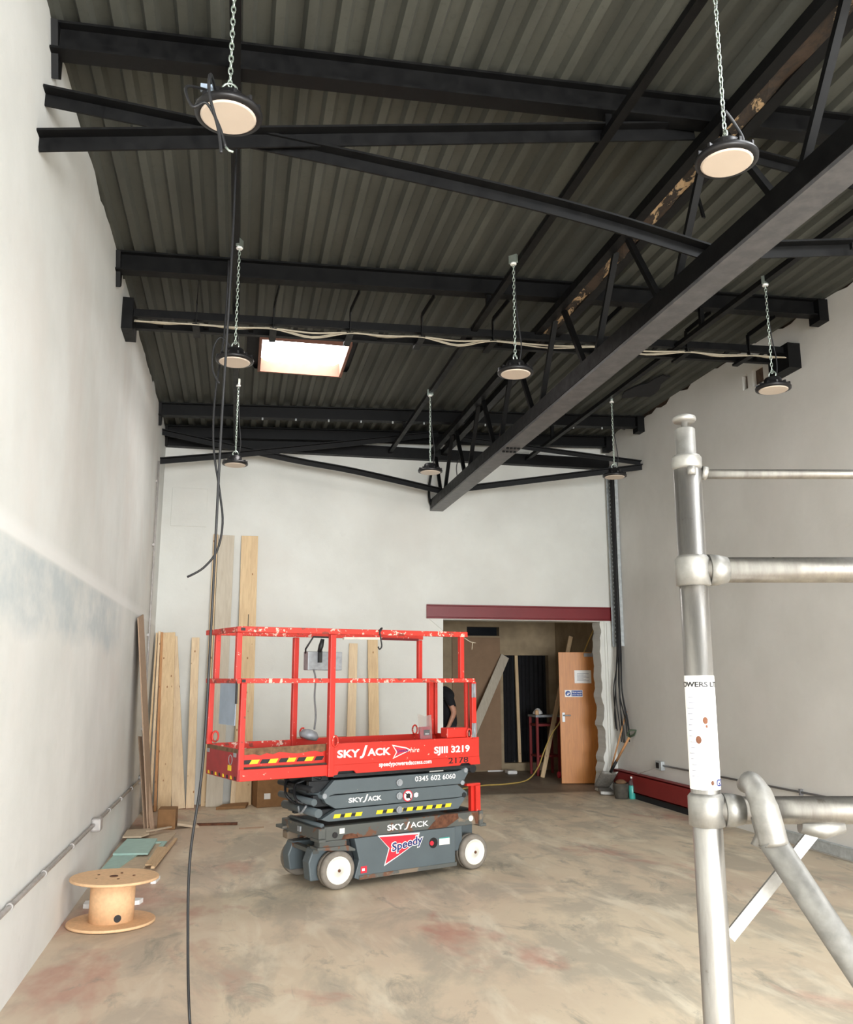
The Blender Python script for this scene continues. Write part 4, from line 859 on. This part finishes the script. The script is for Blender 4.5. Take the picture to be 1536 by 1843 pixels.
tag(MB().box(4.55, 4.72, 14.55, 14.75, 0, .06).build('white_debris', 'white', bevel=.02), 'white lump on the lobby floor below dark doorway', 'scrap')
tag(MB().tube([(5.2, 13.9, .05), (5.24, 13.9, .05)], .05, 10).build('red_reel', 'pinkred'), 'small red tape reel on the lobby floor', 'reel')
tag(MB().box(4.34, 4.62, VY - .06, VY - .037, 0, .022).build('daylight_strip', 'white'), 'white strip standing in for daylight under the brown board', 'strip')  # daylight slit below the board painted as a plain white strip
# door leaf
dd = thing('door_1', 'open oak veneer door with notices inside the opening', 'door', (5.62, 13.0, 0)); dd['kind'] = 'structure'
dx = Vector((-.66, .115, 0)); dl = dx.length; dxn = dx.normalized(); dn = Vector((-dxn.y, dxn.x, 0)); dn = dn if dn.y < 0 else -dn
H0 = Vector((5.62, 13.0, 0))
def dp(a, b, d): return tuple(H0 + dxn * (dl - a) + Vector((0, 0, b)) + dn * d)   # a from the free (left) edge
def dbox(a0, a1, b0, b1, d0, d1): return MB().prism([(a0, b0), (a1, b0), (a1, b1), (a0, b1)], dp, d0, d1)
dbox(0, dl, .01, 2.0, -.02, .02).build('leaf', 'oak', dd, bevel=.002)
nt = dbox(.245, .51, 1.52, 1.72, .02, .023).build('notice', 'white', dd)
for k in range(7): dbox(.285, .47 - .04 * (k % 3), 1.555 + k * .018, 1.561 + k * .018, .023, .0238).build('print_line', 'greyprint', nt)
sg = dbox(.085, .365, 1.31, 1.415, .02, .023).build('sign', 'white', dd); dbox(.19, .36, 1.318, 1.408, .023, .024).build('sign_field', 'bluesign', sg)
MB().lathe([(.042, 0), (.042, .001)], 20, Matrix.Translation(dp(.135, 1.362, .0235)) @ dn.to_track_quat('Z', 'Y').to_matrix().to_4x4()).build('sign_symbol', 'bluesign', sg)
dbox(.115, .145, 1.335, 1.355, .0245, .0255).build('sign_symbol', 'white', sg); dbox(.125, .165, 1.36, 1.375, .0245, .0255).build('sign_symbol', 'white', sg)
lettering('Now wash', 'white', sg, lambda a, b: dp(.20 + a, 1.37 + b, .0248), .15, .026, bold=.01); lettering('your hands', 'white', sg, lambda a, b: dp(.20 + a, 1.328 + b, .0248), .15, .028, bold=.01)
ho = dbox(.035, .075, .93, 1.07, .02, .027).build('handle_plate', 'galv', dd); MB().tube([dp(.055, 1.03, .025), dp(.055, 1.03, .06), dp(.16, 1.03, .06)], .01, 8).build('lever', 'galv', ho)
dbox(.40, .62, 1.93, 1.985, .02, .06).build('door_closer', 'greybox', dd); MB().tube([dp(.52, 1.99, .045), dp(.62, 2.0, .1), dp(.75, 2.03, .03)], .008, 6).build('closer_arm', 'greybox', dd)

# ------------------------------------------------------------------ scaffold tower frame by the camera
sx, sy = .81, 1.44
rt = Vector((math.cos(R(-12.189)), math.sin(R(-12.189)), 0)); fwd = Vector((-rt.y, rt.x, 0))
sc = thing('scaffold_tower', 'aluminium scaffold tower end frame close to the camera at right', 'scaffold', (sx, sy, 0))
def sp(a, z, dep=0): return Vector((sx, sy, 0)) + rt * a + fwd * dep + Vector((0, 0, z))
WFR = .85
for a in (0, WFR):
    q = MB().tube([sp(a, .06), sp(a, 2.01)], .0254, 20).build('post', 'alu', sc)
    MB().lathe([(.0254, 2.0), (.0275, 2.005), (.0275, 2.022), (.024, 2.027), (.0185, 2.028), (.0185, 2.078), (.016, 2.08)], 20, Matrix.Translation(sp(a, 0))).build('spigot', 'alu_dull', q)
    MB().lathe([(.006, 2.075), (.006, 2.092), (.019, 2.0925), (.022, 2.097), (.021, 2.102), (.015, 2.105)], 20, Matrix.Translation(sp(a, 0))).build('cap_button', 'alu_dull', q)
    for zc in (1.81, 1.393, .95, .5):
        MB().lathe([(.0262, zc - .028), (.031, zc - .026), (.031, zc + .022), (.0262, zc + .028)], 24, Matrix.Translation(sp(a, 0))).build('collar', 'alu_dull', q)
    MB().lathe([(.05, 0), (.05, .02), (.02, .03), (.02, .08)], 20, Matrix.Translation(sp(a, 0))).build('foot', 'alu_dull', q)
for zc in (1.812, 1.392, .95, .5):
    rg = MB().tube([sp(.02, zc), sp(WFR - .02, zc)], .0235, 18).build('rung', 'alu', sc)
    for a in (.028, WFR - .062): MB().tube([sp(a, zc), sp(a + .017, zc), sp(a + .034, zc)], [.029, .028, .024], 18).build('socket', 'alu_dull', rg)
MB().tube([sp(.02, 1.992), sp(WFR - .02, 1.98, -.05)], .0092, 14).build('guard_tube', 'alu', sc)
MB().tube([sp(.0, 2.0, -.026), sp(.0, 1.985, -.026)], .008, 10).tube([sp(.026, 1.995), sp(.036, 1.993)], .013, 12).build('rivet', 'alu_dull', sc)
MB().bar(sp(.20, 1.37, .005), sp(.028, 1.185, .005), .02, .006, tuple(-fwd)).build('knee_brace', 'alu_dull', sc)
MB().tube([sp(.16, 1.366), sp(.20, 1.36), sp(.235, 1.366)], [.012, .016, .012], 10).build('weld_bead', 'alu_dull', sc)
# label wrapped around the post
def wrap(a, z, r_): return tuple(sp(0, z) + (-fwd * math.cos(a) + rt * math.sin(a)) * r_)
mb = MB(); N = 28
vs = [wrap(-1.75 + 3.5 * k / (N - 1), z, .0259) for z in (1.428, 1.622) for k in range(N)]
mb.add(vs, [(k, k + 1, N + k + 1, N + k) for k in range(N - 1)], True); lb = mb.build('label_sleeve', 'white', sc)
vs, fs = subdivided(*text_mesh('TOWERS LTD', .090, .0095, .03))
MB().add([wrap(-.22 + (a - .047) / .0262, 1.602 + b, .0271) for a, b in vs], fs).build('lettering', 'blackprint', lb)
random.seed(5)
for k in range(30):
    z = 1.45 + k * .0048
    if 1.595 < z: break
    a0 = -1.3 + random.uniform(0, .2); a1 = a0 + random.uniform(.4, 1.0)
    vs = [wrap(a0 + (a1 - a0) * i / 6, zz, .0265) for zz in (z, z + .0011) for i in range(7)]
    if k % 2 == 0: MB().add(vs, [(i, i + 1, 8 + i, 7 + i) for i in range(6)]).build('print_line', 'greyprint', lb)
vs, fs = subdivided(*text_mesh('GS', .016, .012, .02)); MB().add([wrap(.5 + a / .0262, 1.434 + b, .0271) for a, b in vs], fs).build('lettering', 'navy', lb)
for (a, z, r_) in ((-.05, 1.545, .0045), (.02, 1.535, .002), (-.55, 1.512, .005), (.2, 1.44, .003)):
    MB().add([wrap(a + r_ / .026 * math.cos(2 * math.pi * i / 10), z + 1.4 * r_ * math.sin(2 * math.pi * i / 10), .0264) for i in range(10)], [list(range(10))]).build('stain', 'rust', lb)
# diagonal brace hooked on the lower rung
db = thing('scaffold_brace', 'dull aluminium diagonal brace hooked on the scaffold rung', 'scaffold brace', tuple(sp(.09, 1.39, -.05)))
b0, b1 = sp(.085, 1.355, -.06), sp(.52, .62, -.16)
MB().tube([b0, b1], .0225, 20).build('tube', 'alu_dull', db)
MB().tube(smooth_path([b0 + (b1 - b0).normalized() * .01, sp(.082, 1.39, -.058), sp(.078, 1.42, -.045), sp(.076, 1.438, -.015), sp(.075, 1.432, .018)], 5), [.0235] * 4 + [.0235] * 4 + [.022] * 4 + [.02] * 5 + [.014] * 4, 18).build('hook_claw', 'alu_dull', db)
MB().tube([sp(.075, 1.335, -.03), sp(.085, 1.355, -.03), sp(.078, 1.385, -.034)], .014, 12).build('claw_latch', 'alu_dull', db)
MB().tube([sp(.068, 1.435, -.02), sp(.066, 1.447, -.018)], .006, 8).build('latch_pin', 'alu_dull', db)

# ------------------------------------------------------------------ person half hidden behind the end wall
def build_person():
    V = {}; E = []; rad = {}
    def nd(n, p, r_, par=None):
        V[n] = p; rad[n] = r_
        if par: E.append((par, n))
    px, py = 3.13, 12.95
    nd('pelvis', (px, py, .95), (.15, .115)); nd('waist', (px + .01, py, 1.10), (.14, .11), 'pelvis'); nd('chest', (px - .02, py, 1.27), (.165, .125), 'waist')
    nd('upper', (px - .07, py, 1.37), (.14, .10), 'chest'); nd('neck', (px - .15, py, 1.46), (.058, .058), 'upper'); nd('chin', (px - .20, py, 1.51), (.07, .07), 'neck')
    nd('head', (px - .23, py, 1.58), (.088, .10), 'chin'); nd('crown', (px - .24, py, 1.66), (.07, .08), 'head')
    nd('nose', (px - .335, py, 1.555), (.016, .02), 'head')
    for s, k in ((-1, 'n'), (1, 'f')):
        nd('sho' + k, (px - .05, py + s * .19, 1.36), (.07, .065), 'upper')
        el = (px + .03, py + s * .26, 1.10) if s < 0 else (px - .12, py + s * .25, 1.10)
        wr_ = (px - .06, py + s * .27, .91) if s < 0 else (px - .33, py + s * .20, 1.0)
        nd('el' + k, el, (.046, .043), 'sho' + k); nd('wr' + k, wr_, (.030, .027), 'el' + k)
        dv = (Vector(wr_) - Vector(el)).normalized(); pa = Vector(wr_) + dv * .06; nd('palm' + k, tuple(pa), (.036, .02), 'wr' + k)
        for f in range(4):
            o_ = Vector((.012 * (f - 1.5), s * .004, 0)); ln_ = (.062, .072, .068, .052)[f]
            p1 = pa + dv * .03 + Vector((.017 * (f - 1.5), 0, 0)); p2 = p1 + dv * ln_ * .5; p3 = p2 + (dv + Vector((-.5, 0, -.2))).normalized() * ln_ * .5
            nd('f%d%sa' % (f, k), tuple(p1), (.009, .009), 'palm' + k); nd('f%d%sb' % (f, k), tuple(p2), (.0085, .0085), 'f%d%sa' % (f, k)); nd('f%d%sc' % (f, k), tuple(p3), (.007, .007), 'f%d%sb' % (f, k))
        t1 = pa - dv * .02 + Vector((-.035, 0, 0)); nd('t%sa' % k, tuple(t1), (.011, .011), 'palm' + k); nd('t%sb' % k, tuple(t1 + dv * .04 + Vector((-.015, 0, 0))), (.008, .008), 't%sa' % k)
        nd('hip' + k, (px, py + s * .10, .88), (.10, .10), 'pelvis'); nd('knee' + k, (px - .06 - .05 * (s > 0), py + s * .11, .50), (.062, .06), 'hip' + k)
        nd('ank' + k, (px + .0 - .08 * (s > 0), py + s * .11, .10), (.042, .042), 'knee' + k); nd('toe' + k, (px - .17 - .08 * (s > 0), py + s * .12, .04), (.038, .032), 'ank' + k)
    names = list(V); idx = {n: i for i, n in enumerate(names)}
    me = bpy.data.meshes.new('body'); me.from_pydata([V[n] for n in names], [(idx[a], idx[b]) for a, b in E], [])
    ob = bpy.data.objects.new('body', me); COL.objects.link(ob)
    ob.modifiers.new('skin', 'SKIN'); sv = me.skin_vertices[0].data
    for n in names: sv[idx[n]].radius = rad[n]; sv[idx[n]].use_root = (n == 'pelvis')
    s_ = ob.modifiers.new('sub', 'SUBSURF'); s_.levels = 2; s_.render_levels = 2
    dg = bpy.context.evaluated_depsgraph_get(); m2 = bpy.data.meshes.new_from_object(ob.evaluated_get(dg)); bpy.data.objects.remove(ob)
    return m2, px, py
me, px, py = build_person()
pr = thing('person', 'person in a black t-shirt bending forward behind the wall edge', 'person', (px, py, 0))
me.materials.clear(); me.materials.append(M['skin'])
for p in me.polygons: p.use_smooth = True
body = bpy.data.objects.new('body', me); COL.objects.link(body); body.parent = pr; body.matrix_parent_inverse = wm(pr).inverted()
def clothe(name, mat, test, off):
    mb = MB(); vmap = {}
    for p in me.polygons:
        c = p.center
        if test(c):
            f = []
            for i in p.vertices:
                if i not in vmap: vmap[i] = len(mb.v); mb.v.append(me.vertices[i].co + me.vertices[i].normal * off)
                f.append(vmap[i])
            mb.f.append(f); mb.sm.append(True)
    if mb.f: mb.build(name, mat, pr)
clothe('tshirt', 'cloth_black', lambda c: (.93 < c.z < 1.47 and abs(c.y - py) < .235 and c.x > px - .22 and not (abs(c.y - py) > .17 and c.z < 1.19)) or (c.z > 1.2 and abs(c.y - py) >= .17 and c.z < 1.47), .012)
clothe('trousers', 'cloth_dark', lambda c: .09 < c.z < .97 and abs(c.y - py) < .215, .010)
clothe('shoes', 'rubber', lambda c: c.z <= .11, .012)
clothe('hair', 'hair', lambda c: c.z > 1.60 or (c.z > 1.53 and c.x > px - .21), .012)
